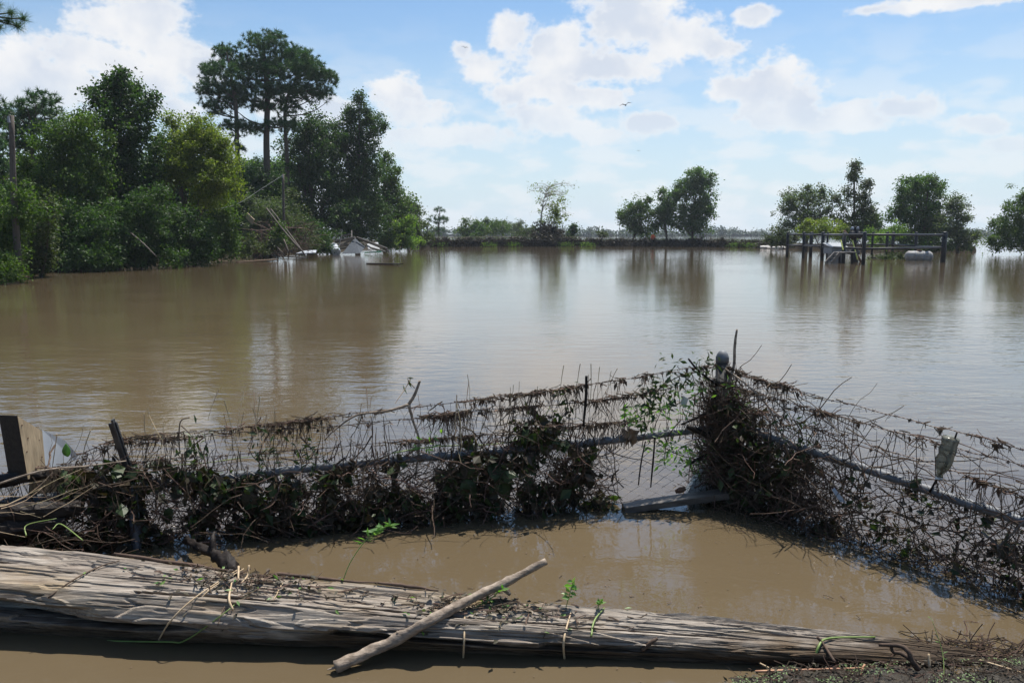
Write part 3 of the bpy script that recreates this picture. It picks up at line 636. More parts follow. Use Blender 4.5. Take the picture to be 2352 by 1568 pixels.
def stick_px(name, pts, r, label, cat, material='pole', group=None, sides=6):
    k = MB(); k.tube([at(*p) for p in pts], r, sides, 3); return simple(name, label, cat, k, M[material], group, smooth=True)
G = 'fallen poles and boards in the brush'
stick_px('fallen_pole', [(612,478,47.5), (648,525,46.5), (688,572,45.5)], [.04, .055], 'long grey pole leaning right in the brush below the standing pole', 'pole', 'pole', G)
stick_px('fallen_pole', [(622,480,48.0), (660,530,47.0), (700,585,45.0)], [.035, .045], 'darker pole leaning beside the long grey one', 'pole', 'pole', G)
stick_px('fallen_pole', [(655,535,48.0), (680,565,47.0)], .05, 'short pole crossing the foot of the standing pole', 'pole', 'pole', G)
stick_px('fallen_pole', [(652,550,46.3), (664,582,45.8)], .05, 'whitish stub post at the foot of the leaning poles', 'pole', 'pole', G)
stick_px('fallen_pole', [(630,560,46.5), (655,588,45.6)], .035, 'thin pole leaning lowest over the floating boards', 'pole', 'pole', G)
stick_px('dead_branch', [(300,535,34.5), (330,560,34), (360,590,33.5)], [.04, .02], 'dead branch leaning bare in the dark bush', 'branch', 'pole')
n = 170; P = np.array([at(585 + 125*rng.random(), 525 + 62*rng.random(), 47 + 5*rng.random()) for _ in range(n)]); P[:, 2] = np.abs(P[:, 2])
k = MB(); k.tubes(twig_paths(P, rnd(n)*np.array((1, .4, .8)) + np.array((.3, 0, -.3)), .8 + 1.8*rng.random(n), 5, .16), np.outer(.010 + .022*rng.random(n)**2, np.linspace(1, .4, 5)), 4)
simple('brush_tangle', 'tangle of dead brush heaped round the leaning poles', 'debris', k, M['twig'], kind='stuff')
def board(a, b, w, t, label, material='grey_wood', name='board', cat='board', group=G):
    k = MB(); k.bar(a, b, w, t); return simple(name, label, cat, k, M[material], group)
board(gnd(620,586,.12), gnd(700,592,.06), .22, .07, 'long pale board floating below the leaning poles')
board(gnd(545,602,.03), gnd(636,596,.10), .24, .06, 'long brown plank floating nearest at the foot of the bank', 'brown_wood')
board(at(566,494,49), at(582,510,48.7), .05, .35, 'tan board end sticking up in the brush', 'new_wood')
board(gnd(847,605,.02), gnd(920,606.5,.05), .35, .05, 'dark plank drifting alone on the open flood', 'wet_wood', 'floating_plank', group=None)
k = MB(); a = at(680, 582, 52); k.prism([at(680,583,51), at(725,582,51.5), at(727,576,53), at(700,577,53)], (0, 0, .05)); simple('metal_sheet', 'bluish white sheet lying at the waterline left of the shed', 'sheet', k, M['white_paint'])
def shed():
    D = 64
    root = empty('collapsed_shed', gnd(815, 582), 'collapsed grey board shed lying at the edge of the flood', 'shed')
    k = MB(); loop = [at(785,583,59.2), at(814,547,61.7), at(838,568,60.7), at(826,582,59.2)]
    k.prism(loop, (.03, .06, .02)); k.build('roof_sheet', M['roof_sheet'], root)
    k = MB(); k.prism([at(843,560,61.2), at(868,556,61.7), at(872,572,60.7), at(846,574,60.4)], (0, .06, 0)); k.build('wall_sheet', M['grey_paint'], root)
    for a, b, w in [((770,556,62.2),(816,545,61.7),.22), ((768,563,62.0),(812,561,61.5),.16), ((764,573,61.2),(806,567,61.0),.20), ((772,568,61.8),(803,562,61.4),.16),
                    ((790,560,61.5),(815,546,61.2),.14), ((777,575,61.1),(786,528,62.4),.18), ((772,545,63.2),(783,527,63.2),.2), ((808,530,62.8),(808,546,62.2),.12), ((783,543,63.2),(806,538,63.2),.16),
                    ((820,545,61.2),(890,571,60.0),.16), ((826,549,61.5),(893,576,60.0),.12), ((850,569,60.2),(886,578,59.7),.16), ((768,552,62.7),(800,549,62.5),.14)]:
        k = MB(); k.bar(at(*a), at(*b), .07, w, up=(0, -.8, .6)); k.build('plank', M['grey_wood'], root)
    k = MB(); k.tube([at(838,580.5,62), at(875,578,59.2)], .05, 6); k.build('gutter', M['green_pl'], root)
shed()
def barrel():
    a, b = at(766, 566, 60.2), at(773, 580, 59.4)
    root = empty('barrel', b*np.array((1, 1, 0)), 'white barrel tilted into the water beside the collapsed shed', 'barrel')
    k = MB(); k.tube([a, a*.95+b*.05, a*.5+b*.5, a*.05+b*.95, b], [.30, .33, .35, .33, .30], 16); dr = k.build('drum', M['white_paint'], root)
    for f in (.3, .7):
        k = MB(); c = a*(1-f)+b*f; d = (b-a)/np.linalg.norm(b-a); k.tube([c-d*.03, c+d*.03], .365, 16); k.build('hoop', M['grey_paint'], dr)
barrel()
stick_px('dead_branch', [(945,540,79), (950,558,78.5), (953,572,78)], [.07, .12], 'dark bare snag on the last point of the left bank', 'branch', 'bark')
k = MB(); k.bar(at(960,542,84), at(985,538,84), .5, .05); simple('roof_panel', 'small pale roof panel lying in the brush beyond the left bank', 'panel', k, M['white_paint'])
k = MB(); k.bar(at(958,548,83), at(984,547,83), .3, .25); simple('timber', 'grey timber lying in the brush beyond the left bank', 'timber', k, M['grey_wood'])

# ------------------------------------------------------------------ things by the far fence
def px3(zx, zy): return ((2500+zx/2.0488)*.6447, (500+zy/2.0488)*.6447)
k = MB(); c = at(1500, 545, 96.6); k.tube([c+(0,0,-.45), c+(0,0,-.3), c+(0,0,.1), c+(0,0,.3), c+(0,0,.36)], [.2, .3, .28, .12, .02], 10); simple('marker_buoy', 'small bright orange float stranded under the far trees', 'buoy', k, M['orange'], smooth=True)
def rocks():
    for i in range(14):
        u = 1752 + rng.random()*46; c = levee_pt(u, -1.0-rng.random()*.6); s = .18 + .22*rng.random()
        k = MB(); d = nrm(rnd(26)); import bmesh
        bm = bmesh.new()
        for q in d: bm.verts.new(c + np.array((0, 0, s*.25)) + q*np.array((s, s*.8, s*.6))*(.85+.3*rng.random()))
        bmesh.ops.convex_hull(bm, input=bm.verts)
        for v in [v for v in bm.verts if not v.link_faces]: bm.verts.remove(v)
        me = bpy.data.meshes.new('rock'); bm.to_mesh(me); bm.free(); me.materials.append(M['rock'])
        o = bpy.data.objects.new('rock', me); COL.objects.link(o)
        tag(o, 'pale lump of rubble in the small heap left of the black pipe fence', 'rock', 'rubble lumps at the waterline')
rocks()

# ------------------------------------------------------------------ black pipe fence with well gear
def pipe_fence():
    def base(zx, zy): u, v = px3(zx, zy); return gnd(u, v)
    P = {n: base(*q) for n, q in dict(a=(622,852), b=(740,860), c=(877,874), d=(1020,888), e=(1178,907), f=(1390,903), g=(1760,888), h=(1556,868), i=(1345,866), j=(1240,846), k=(1390,842), l=(793,850), m=(912,856)).items()}
    H = 1.55
    root = empty('pipe_fence', P['e'], 'black painted pipe fence enclosing the flooded well gear', 'fence')
    up = np.array((0, 0, 1.))
    for n, r in dict(a=.11, b=.11, c=.12, d=.10, e=.10, g=.15, h=.10, i=.09, j=.08, k=.11, l=.13, m=.07).items():
        if n == 'd': continue
        q = P[n]; t = MB(); t.tube([q - up*.6, q + up*(H+.06), q + up*(H+.12)], [r*.9, r*.9, r*.6], 12); t.build('post', M['black_paint'], root, True)
    t = MB(); q = P['c']*.45 + P['e']*.55; t.tube([q - up*.6, q + up*(H+.1)], .10, 12); t.build('post', M['black_paint'], root, True)
    for h in (H-.05, .80):
        for a, b in (('a','b'), ('b','c'), ('c','e'), ('e','g'), ('g','h'), ('h','k'), ('k','j'), ('j','l'), ('l','a')):
            hh = h if a != 'g' else h; t = MB(); t.tube([P[a]+up*hh, P[b]+up*hh], .058, 10); t.build('rail', M['black_paint'], root, True)
pipe_fence()
def zq(zx, zy, D): return at(*px3(zx, zy), D)
def well():
    D = 44.5; b = zq(1130, 890, D)
    root = empty('wellhead', b*np.array((1, 1, 0)), 'dark stack of valves and pipes inside the black pipe fence', 'wellhead')
    x, y, z = b; s = D/F/2.0488*F*.6447/F
    def P(zx, zy, dy=0.): return zq(zx, zy, D+dy)
    def piece(name, pts, r, sides=12, m='dark_steel'):
        k = MB(); k.tube(pts, r, sides); k.build(name, M[m], root, True)
    piece('casing', [P(1120,905), P(1118,800)], .16)
    piece('riser', [P(1118,810), P(1122,640)], .085)
    for zy in (800, 745, 705, 665): piece('flange', [P(1119,zy+6), P(1119,zy-6)], .19, 14)
    piece('valve_body', [P(1080,690), P(1178,686)], .13); piece('valve_body', [P(1085,655), P(1150,650)], .09)
    piece('handwheel', [P(1100,690,-.35), P(1100,690,-.28)], .22, 16); piece('handwheel', [P(1150,690,-.35), P(1150,690,-.28)], .19, 16)
    piece('handwheel', [P(1122,634), P(1122,628)], .2, 16)
    piece('pipe', [P(1040,660), P(1100,720)], .045, 8, 'rust'); piece('pipe', [P(1150,690), P(1178,700), P(1178,905)], .07, 8)
    piece('pipe', [P(1060,815), P(1150,820)], .12, 10); piece('pipe', [P(1130,830), P(1165,890)], .07, 8, 'rust')
    piece('gauge', [P(1100,642,-.2), P(1100,642,-.15)], .09, 12, 'white_paint'); piece('gauge', [P(1138,640,-.2), P(1138,640,-.15)], .08, 12, 'white_paint')
well()
for a, b, lab in [((1015,728),(1032,800),'yellow pole standing left of the valve stack'), ((1100,732),(1138,870),'longer yellow pole leaning against the valve stack')]:
    k = MB(); k.tube([zq(*a, 43.6), zq(*b, 43.2)], .035, 8); simple('yellow_pole', lab, 'pole', k, M['yellow'], 'yellow poles by the valve stack')
def gear_box():
    D = 45.5; a = zq(948, 815, D); w = .85; root = empty('equipment_box', a, 'light grey metal box with a sloped lid above the steps', 'box')
    x0, z0 = a[0], a[2]-.1; x1 = zq(1060, 815, D)[0]; h0 = zq(950, 785, D)[2]; h1 = h0 + .08
    k = MB(); k.box(((x0+x1)/2, D+.6, (z0+h0)/2), (x1-x0, 1.2, h0-z0)); k.build('body', M['grey_paint'], root)
    k = MB(); k.prism([(x0-.05, D-.05, h0+.003), (x1+.05, D-.05, h0+.003), (x1+.05, D+1.25, h0+.22), (x0-.05, D+1.25, h0+.22)], (0, 0, .05)); k.build('lid', M['grey_paint'], root)
    k = MB(); k.box(((x0+x1)/2+.1, D+.6, z0/2-.1), ((x1-x0)*.75, .9, z0+.2-.004)); k.build('base', M['grey_paint'], root)
gear_box()
def steps():
    root = empty('wooden_steps', gnd(*px3(950, 895)), 'short wooden steps with a deck rising from the flood', 'steps')
    D = 42.0
    for dx in (0, 52):
        k = MB(); a, b = zq(902+dx-6*(dx > 0), 898, D), zq(975+dx*.65, 822, D+.4); k.bar(a, b, .05, .2); k.build('stringer', M['grey_wood'], root)
    for f in (.15, .45, .75):
        a = zq(902, 898, D)*(1-f) + zq(975, 822, D+.4)*f; b = zq(948, 898, D)*(1-f) + zq(1009, 822, D+.4)*f
        k = MB(); k.bar(a + np.array((.03, 0, 0)), b - np.array((.03, 0, 0)), .24, .045); k.build('tread', M['grey_wood'], root)
    k = MB(); k.bar(zq(985, 820, D+1), zq(1105, 817, D+1), 1.1, .06); k.build('deck', M['plank_grey'], root)
    for zx in (1005, 1095):
        k = MB(); k.bar(zq(zx, 824, D+.6), zq(zx, 920, D+.6), .1, .1, up=(0, 1, 0)); k.build('leg', M['wet_wood'], root)
steps()
def tank():
    D = 47; a, b = zq(1490, 845, D), zq(1680, 850, D)
    root = empty('storage_tank', a*np.array((1, 1, 0)), 'muddy white tank lying half sunk behind the black pipe fence', 'tank')
    k = MB(); k.tube([a, a*.97+b*.03, a*.9+b*.1, a*.1+b*.9, a*.03+b*.97, b], [.12, .25, .32, .32, .25, .12], 18); bd = k.build('body', M['muddy_white'], root, True)
    for f in (.3, .6, .85):
        k = MB(); c = a*(1-f)+b*f; k.tube([c-(.03, 0, 0), c+(.03, 0, 0)], .332, 18); k.build('band', M['grey_paint'], bd)
    k = MB(); c = a*.5+b*.5; k.tube([c+(0, 0, .30), c+(0, 0, .40)], .14, 12); k.build('hatch', M['rust'], bd)
tank()
k = MB(); k.bar(gnd(*px3(1225, 856), .05), gnd(*px3(1330, 858), .07), .3, .08); simple('floating_plank', 'dark plank drifting inside the black pipe fence', 'plank', k, M['wet_wood'])
n = 500; c = gnd(*px3(1440, 868)); P = c + rnd(n)*np.array((.8, .3, .12)) + np.array((0, 0, .1)); P[:, 2] = np.abs(P[:, 2])
k = MB(); k.leaves(P, rnd(n)+np.array((0, 0, .5)), rnd(n), .2, .06); k.tubes(twig_paths(P[:80], rnd(80)+np.array((0,0,.4)), .7, 4), np.full((80, 4), .015), 3)
simple('brush_raft', 'raft of drifted brush beside the half sunk white tank', 'debris', k, M['leaf_olive'], kind='stuff')

# birds
def bird(u, v, D, span, roll, label):
    c = at(u, v, D); root = empty('bird', c, label, 'bird', 'birds flying over the flood')
    k = MB(); s = span
    k.tube([c+(0, -.2*s, 0), c+(0, -.08*s, .01*s), c+(0, .1*s, 0), c+(0, .24*s, 0)], [.015*s, .055*s, .05*s, .012*s], 8)
    cr, sr = math.cos(roll), math.sin(roll)
    for sg in (-1, 1):
        w = np.array([(0, -.08, .02), (sg*.22, -.1, .14), (sg*.5, .02, .05), (sg*.24, .06, .12), (0, .09, .02)])*s
        w = w @ np.array([(cr, 0, sr), (0, 1, 0), (-sr, 0, cr)]); k.prism(c + w, (0, 0, .012*s))
    k.build('body', M['bird'], root)
bird(1437, 242, 70, 1.1, .25, 'larger gull like bird gliding below the middle cloud')
bird(1068, 110, 120, 1.0, -.2, 'small bird in front of the little cloud wisp at top centre')
bird(1467, 347, 130, .8, .1, 'tiny bird low in the sky left of the far poplar')
bird(2292, 495, 110, .8, .2, 'tiny bird low in the sky at the far right')

# pine branch at the top left corner, from a pine standing off the left edge
def corner_pine():
    D = 9.0; b = np.array((-9.5, 8.2, 0)); root = empty('pine_tree', b, 'pine branch with dark needle tufts in the top left corner', 'tree')
    t = MB(); t.tube([b + (0, 0, -.4), b + (0, 0, 4), b + (.1, 0, 8)], [.22, .18, .12], 10, 4)
    tip = [at(20, 30, D), at(-60, 20, D), at(-200, -10, D)]; t.tube([b + (0, 0, 4.4), b + (1.6, .3, 4.5), at(-140, 0, D), at(-20, 35, D)], [.07, .05, .03, .012], 7, 5)
    ends = [(-10, 12), (18, 50), (52, 44), (-4, 62), (-30, 40), (24, 30), (40, 60), (-60, -10)]
    for u, v in ends: t.tube([at(-50, 22, D), at((u-50)/2, (v+20)/2+8, D), at(u, v, D)], [.014, .01, .006], 5, 3)
    t.build('trunk', M['bark'], root, True)
    C = np.array([at(u, v, D+rng.normal()*.05) for u, v in ends]); nn = 150; X = np.repeat(C, nn, 0) + rnd(len(C)*nn)*.012
    k = MB(); k.blades(X, rnd(len(X)) + np.array((.3, 0, .1)), .09+.06*rng.random(len(X)), .0042)
    hi = b + np.array((0, 0, 7)) + rnd(220)*np.array((1.2, 1.2, 1.0)); X = np.repeat(hi, 20, 0); k.blades(X, rnd(len(X)), .25, .012)
    k.build('crown', M['needles'], root)
corner_pine()

# ------------------------------------------------------------------ the big split log
LX = np.array([-3.2, -2.17, -1.2, -.2, .45, .963, 1.45, 1.84, 2.05]); LR = np.array([.285, .255, .198, .139, .120, .106, .075, .040, .02])
LY = np.array([3.30, 3.21, 3.09, 2.97, 2.92, 2.88, 2.85, 2.83, 2.82]); LZ = np.array([.05, .045, .04, .03, .015, 0., -.012, -.02, -.03])
def vnoise(x, y, seed, py=None):
    r = np.random.default_rng(seed); n = 512; g = r.random((n, n))
    xi = np.floor(x).astype(int); yi = np.floor(y).astype(int); fx = x-xi; fy = y-yi; fx = fx*fx*(3-2*fx); fy = fy*fy*(3-2*fy)
    y0 = yi % (py or n); y1 = (yi+1) % (py or n); x0 = xi % n; x1 = (xi+1) % n
    return (g[x0, y0]*(1-fx)+g[x1, y0]*fx)*(1-fy) + (g[x0, y1]*(1-fx)+g[x1, y1]*fx)*fy
def log_disp(X, th):
    t = th/(2*math.pi)
    w = (vnoise(X*1.3+9, t*6, 21, 6)-.5)*.07                           # grain wanders round the log
    t = t + w*.25
    d = .035*(vnoise(X*.9, t*5, 1, 5)-.5)
    st = vnoise(X*1.5+3, t*10, 2, 10)*3.8 + .35*vnoise(X*7, t*50, 8, 50); fl = np.floor(st); d += .009*(fl + np.clip((st-fl-.93)/.07, 0, 1) - 2)     # broken slabs
    st = vnoise(X*3.0+7, t*34, 12, 34)*2.8 + .3*vnoise(X*14, t*120, 9, 120); fl = np.floor(st); d += .0055*(fl + np.clip((st-fl-.9)/.1, 0, 1) - 1.5)
    d += .003*(vnoise(X*2.2, t*80, 3, 80)-.5) + .002*(vnoise(X*5, t*190, 4, 190)-.5)
    cr = np.abs(vnoise(X*.8, t*26, 5, 26)-.5); d -= .030*np.clip(1.3-cr/.026, 0, 1)*np.clip(vnoise(X*2.1, t*26, 35, 26)*4-1.8, 0, 1)
    cr = np.abs(vnoise(X*2.4, t*54, 15, 54)-.5); d -= .009*np.clip(1.2-cr/.05, 0, 1)*np.clip(vnoise(X*5, t*54, 36, 54)*5-2.0, 0, 1)
    return d
def cavity(X, th):
    c = np.zeros_like(X)                                               # th 0 = top, about 5.1 = upper front edge, 4.7 = front
    for x0, x1, a, wd, dp in [(-3.2, -1.62, 5.10, .13, .10), (-3.2, -2.0, 4.50, .10, .07), (-3.2, -2.15, 5.75, .05, .05), (-2.0, -1.15, 4.98, .07, .05), (-2.6, -1.7, 6.1, .035, .03),
                              (-1.5, -.9, 5.55, .035, .025), (-.7, .0, 5.02, .06, .035), (.1, .62, 5.05, .07, .03), (.55, 1.3, .35, .05, .016), (-.5, .3, 5.7, .03, .018), (.2, .9, 5.6, .03, .014), (-3.2, -2.3, .25, .05, .03)]:
        e = np.clip((X-x0)/.03, 0, 1)*np.clip((x1-X)/(.2*(x1-x0)), 0, 1)
        da = (th - a - .05*np.sin(X*4+a) - .05*(vnoise(X*8, X*0+a*9, 33)-.5)); c += dp*e*np.clip((1.15-np.abs(da)/wd)*3, 0, 1)
    return c
def log_point(X, th, lift=0.):
    X = np.asarray(X, float); th = np.asarray(th, float) + 0*X
    R0 = np.interp(X, LX, LR)*.96; f = np.arctan2(np.sin(-th), np.cos(-th))          # f > 0 towards the camera
    fl = np.clip(R0/.12, 0, 1)
    shape = np.full_like(X, 1.16)
    for a, dd in ((.12, .90), (1.95, .86), (-1.6, .9), (-.75, .99), (3.1, .95), (2.7, .98)):
        cc = np.cos(f-a); shape = np.where(cc > .3, np.minimum(shape, dd/np.maximum(cc, .3)), shape)
    shape = shape*fl + (1-fl)
    k = np.clip(R0/.14, .3, 1.2); r = R0*shape + log_disp(X, th)*k - cavity(X, th)*np.clip(R0/.15, .3, 1.2) + lift
    y = np.interp(X, LX, LY); z = np.interp(X, LX, LZ)
    return np.stack((X, y + r*np.sin(th), z + r*np.cos(th)), -1)          # th: 0 top, pi/2 away, pi under, 3pi/2 front
def lg(u, v, lift=.004, Yf=3.0):
    # the point of the log surface met by the view ray, lifted off it; where the ray misses the log, depth Yf
    Y = np.linspace(2.55, 3.75, 700); d = ray(u, v); P = d[None]*(Y/d[1])[:, None] + np.array((0, 0, CAM_Z))
    cy = np.interp(P[:, 0], LX, LY); cz = np.interp(P[:, 0], LX, LZ); th = np.arctan2(P[:, 1]-cy, P[:, 2]-cz) % (2*math.pi)
    Sf = log_point(P[:, 0], th, lift); rs = np.hypot(Sf[:, 1]-cy, Sf[:, 2]-cz); hit = np.hypot(P[:, 1]-cy, P[:, 2]-cz) < rs
    return P[np.argmax(hit)] if hit.any() else at(u, v, Yf)
def th_of(front): return 2*math.pi - front                                # angle measured from the top towards the camera
def build_log():
    nx, na = 1500, 420
    X, A = np.meshgrid(np.linspace(-3.2, 2.05, nx), np.linspace(0, 2*math.pi, na, endpoint=False), indexing='ij')
    A2 = 2*math.pi - A
    V = log_point(X, A2); idx = np.arange(nx*na).reshape(nx, na); nxt = np.roll(idx, -1, 1)
    q = np.stack((idx[:-1], idx[1:], nxt[1:], nxt[:-1]), -1).reshape(-1, 4)
    k = MB(); k.add(V.reshape(-1, 3), q, idx[0][None, :], idx[-1][None, ::-1])
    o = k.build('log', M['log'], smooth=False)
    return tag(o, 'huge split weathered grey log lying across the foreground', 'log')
build_log()
# cavity() above works on the angle measured from the top; front of the log lies at 3pi/2 .. pi of th
k = MB()
for (u0, u1, v0, v1, r) in [(75, 560, 1240, 1318, .018), (560, 860, 1320, 1350, .010), (700, 1010, 1332, 1368, .008), (1150, 1250, 1392, 1402, .007)]:
    a = at(u0, v0, 3.36 - .35*(u0/1500)); b = at(u1, v1, 3.28 - .33*(u1/1500)); n = 12
    p = np.array([a*(1-t)+b*t for t in np.linspace(0, 1, n)]) + rnd(n)*.006; k.tube(p, [r, r*1.2, r, r*.5], 6, 2)
simple('dead_branch', 'thin dark branches lying along the far edge of the log', 'branch', k, M['twig'], smooth=True) if False else None
for i, (u0, u1, v0, v1, r, lab) in enumerate([(250, 560, 1290, 1316, .008, 'long thin dark stick along the far edge of the log, left of the straw clump'), (565, 870, 1318, 1346, .007, 'thin crooked stick along the far edge of the log, right of the straw clump'), (1090, 1190, 1386, 1395, .008, 'short stick on the far edge of the log right of the big bare branch'), (880, 1010, 1356, 1366, .007, 'short dark stick on the far edge of the log left of the big bare branch')]):
    X0, X1 = at(u0, v0, 3.2)[0], at(u1, v1, 3.1)[0]; xs = np.linspace(X0, X1, 16)
    p = log_point(xs, np.full(16, .42) + .03*np.sin(xs*7+i), .004 + r); k = MB(); k.tube(p, [r*.7, r*1.1, r, r*.4], 7, 2)
    simple('dead_branch', lab, 'stick', k, M['twig'], 'thin sticks lying along the log', smooth=True)

# ------------------------------------------------------------------ bare branch across the log
def knobby(pts, rad, sides=14, m=9, lump=.12, seed=3):
    P = spline(np.array(pts), m); n = len(P); r = np.interp(np.linspace(0, 1, n), np.linspace(0, 1, len(rad)), rad)
    k = MB(); k.tubes(P[None], r[None], sides); g = np.random.default_rng(seed)
    V = k.V[0].reshape(n, sides, 3); c = P[:, None]; s = np.linspace(0, 14, n)[:, None]; th = np.arange(sides)[None]
    f = 1 + lump*2*(vnoise(s*1.2+0*th, th*.8+0*s, seed) - .5) + lump*(vnoise(s*4+0*th, th*1.7+0*s, seed+1)-.5)
    k.V[0] = (c + (V-c)*f[..., None]).reshape(-1, 3); return k
M['dry_bark'] = mat('bare dry wood', (.12, .088, .062), .85, (.33, .265, .205), 24, (1, 1, 2.5), bump=.006)
def big_branch():
    us = np.linspace(0, 1, 15); pu = np.interp(us, [0, .28, .60, .82, 1], [770, 905, 1060, 1165, 1254]); pv = np.interp(us, [0, .28, .60, .82, 1], [1532, 1470, 1385, 1335, 1288])
    Yl = np.interp(us, [0, .60, 1], [2.735, 2.955, 3.10]); Yh = np.array([lg(u, v, .030, 9)[1] for u, v in zip(pu, pv)]); Yl = np.minimum(Yl, Yh)
    for _ in range(3): Yl[1:-1] = np.minimum((Yl[:-2]+2*Yl[1:-1]+Yl[2:])/4, Yh[1:-1])
    Q = [at(u, v, y) for u, v, y in zip(pu, pv, Yl)]; a, b, d = Q[0], Q[4], Q[11]; e = Q[-1]
    root = empty('bare_branch', a, 'thick bare grey branch lying slanted over the log into the water', 'branch')
    k = knobby(Q, [.023, .022, .021, .019, .018, .013], 14, 4, .2); k.build('stem', M['dry_bark'], root, True)
    k = knobby([d, d + np.array((.025, -.01, -.02)), d + np.array((.04, -.012, -.035))], [.014, .011, .007], 8, 3); k.build('stub', M['dry_bark'], root, True)
    k = knobby([b, b + np.array((.012, 0, .032))], [.012, .007], 8, 3); k.build('stub', M['dry_bark'], root, True)
    k = MB(); k.tube([a, at(752, 1537, 2.73)], [.006, .002], 5); k.build('splinter', M['dry_bark'], root)
big_branch()
def wet_snag():
    root = empty('wet_branch', gnd(480, 1270), 'black knobbly wet branch between the fence and the log', 'branch')
    k = knobby([at(425, 1238, 3.86), at(470, 1262, 3.66), at(515, 1285, 3.50), at(540, 1315, 3.36)], [.013, .021, .026, .027], 14, 10, .55, 7); k.build('stem', M['wet_wood'], root, True)
    k = knobby([at(490, 1265, 3.60), at(488, 1240, 3.62), at(492, 1222, 3.66)], [.018, .014, .008], 8, 5, .3, 9); k.build('fork', M['wet_wood'], root, True)
wet_snag()

# litter on the log
n = 340; g = rng.random(n)
Xc = np.where(g < .4, -1.13 + .16*rng.normal(size=n), np.where(g < .72, -.12 + .13*rng.normal(size=n), -1.1 + 1.6*rng.random(n)))
th = np.clip(-.05 + .32*rng.normal(size=n), -.62, .55) % (2*math.pi)
C = log_point(Xc, th, .006 + .010*rng.random(n))
k = MB(); k.tubes(twig_paths(C, rnd(n)*np.array((1, .5, .12)), .02 + .08*rng.random(n)**2, 4, .22), np.outer(.0012 + .0022*rng.random(n)**2, np.ones(4)), 4)
simple('twig_litter', 'scattered brown twig litter lying on top of the log', 'litter', k, M['root'], kind='stuff')
n = 300; g = rng.random(n); Xc = np.where(g < .5, -1.05 + .22*rng.normal(size=n), -.1 + .16*rng.normal(size=n)); th = (-.1 + .45*rng.normal(size=n)) % (2*math.pi)
C = log_point(Xc, th, .008 + .012*rng.random(n)); k = MB(); k.leaves(C, rnd(n)*np.array((1, 1, .3)), nrm(rnd(n)*.4 + np.array((0, 0, 1))), .012 + .03*rng.random(n), .010 + .012*rng.random(n))
simple('leaf_litter', 'bits of dead leaf and bark scattered on the log', 'litter', k, M['deadleaf'], kind='stuff')
n = 60; Xc = np.where(rng.random(n) < .5, -1.05 + .25*rng.normal(size=n), -.1 + .2*rng.normal(size=n)); C = log_point(Xc, (-.1 + .4*rng.normal(size=n)) % (2*math.pi), .014)
k = MB(); k.leaves(C, rnd(n)*np.array((1, 1, .2)), nrm(rnd(n)*.4 + np.array((0, 0, 1))), .02 + .015*rng.random(n), .012)
simple('leaf_litter', 'small pale green leaves scattered on the log', 'litter', k, M['freshleaf'], kind='stuff')
# straw stalks
GS = 'dry stalks lying over the log'
def stalk(pts, r, label, material='straw', group=GS, name='straw_stalk', cat='stalk', on_log=True):
    k = MB(); k.tube([(lg(p[0], p[1], .006+r, p[2]) if on_log else at(*p)) for p in pts], [r, r, r*.6], 6, 6); return simple(name, label, cat, k, M[material], group, smooth=True)
stalk([(365,1468,2.84), (392,1425,2.92), (450,1370,3.02), (545,1308,3.14)], .0032, 'long tan stalk of the straw clump curving down to the water')
stalk([(420,1415,2.93), (480,1355,3.03), (560,1305,3.13)], .003, 'tan stalk of the straw clump beside the long curved one')
stalk([(548,1300,3.13), (547,1335,3.09)], .0045, 'short upright straw in the middle of the clump')
stalk([(572,1297,3.13), (568,1322,3.09), (552,1340,3.07)], .004, 'short bent straw right of the upright one')
stalk([(535,1400,2.98), (526,1375,3.01), (532,1338,3.06)], .005, 'broad pale straw hanging at the front of the clump')
stalk([(500,1437,2.90), (512,1400,2.96), (540,1350,3.05)], .0022, 'thin dark straw hanging right of the broad pale one', 'root')
stalk([(648,1340,3.05), (628,1378,3.0)], .0032, 'short tan straw alone right of the clump')
stalk([(110,1372,2.99), (170,1330,3.12), (230,1300,3.25), (275,1287,3.34)], .0032, 'long brown stem bent over the left end of the log', 'root')
stalk([(1063,1530,2.76), (1066,1470,2.83), (1068,1392,2.95)], .004, 'pale straw hanging down into the water beside the bare branch')
stalk([(1298,1525,2.76), (1295,1470,2.83), (1312,1402,2.96)], .0045, 'pale flat straw draped over the middle of the log')
stalk([(1358,1460,2.84), (1365,1425,2.9), (1388,1395,2.96)], .004, 'greenish straw draped right of the pale flat one', 'green_stalk')
stalk([(200,1470,2.92), (380,1473,2.86), (425,1470,2.85), (505,1415,2.94), (560,1370,3.0)], .003, 'bright green grass blade trailing in the water below the straw clump', 'green_stalk', None, 'grass_blade', 'grass')

# seedlings
def seedling(pts, leaves, L, label, r=.0022, wd=.3):
    root = empty('seedling', at(*pts[0]), label, 'plant')
    P = spline(np.array([at(*p) for p in pts]), 6); k = MB(); k.tube(P, [r, r, r*.5], 5); k.build('stem', M['green_stalk'], root, True)
    i = np.linspace(int(len(P)*.45), len(P)-1, leaves).astype(int); C = P[i]; d = rnd(leaves)*np.array((1, .6, .5)) + np.array((.2, 0, .3))
    k = MB(); LL = L*(.6+.6*rng.random(leaves)); k.leaves(C, d, nrm(rnd(leaves)*.5+np.array((0, -.3, 1))), LL, LL*wd); k.build('leaves', M['freshleaf'], root)
seedling([(785,1340,3.12), (805,1290,3.16), (840,1240,3.2), (872,1215,3.22), (902,1205,3.24)], 34, .05, 'bright green willow seedling leaning right behind the log')
seedling([(1300,1395,2.98), (1308,1365,2.99), (1316,1335,3.0)], 18, .032, 'small upright green seedling behind the middle of the log', .0018, .6)
seedling([(1090,1395,2.96), (1125,1375,2.99), (1155,1352,3.0)], 12, .035, 'green sprig poking out beneath the bare branch', .002, .5)
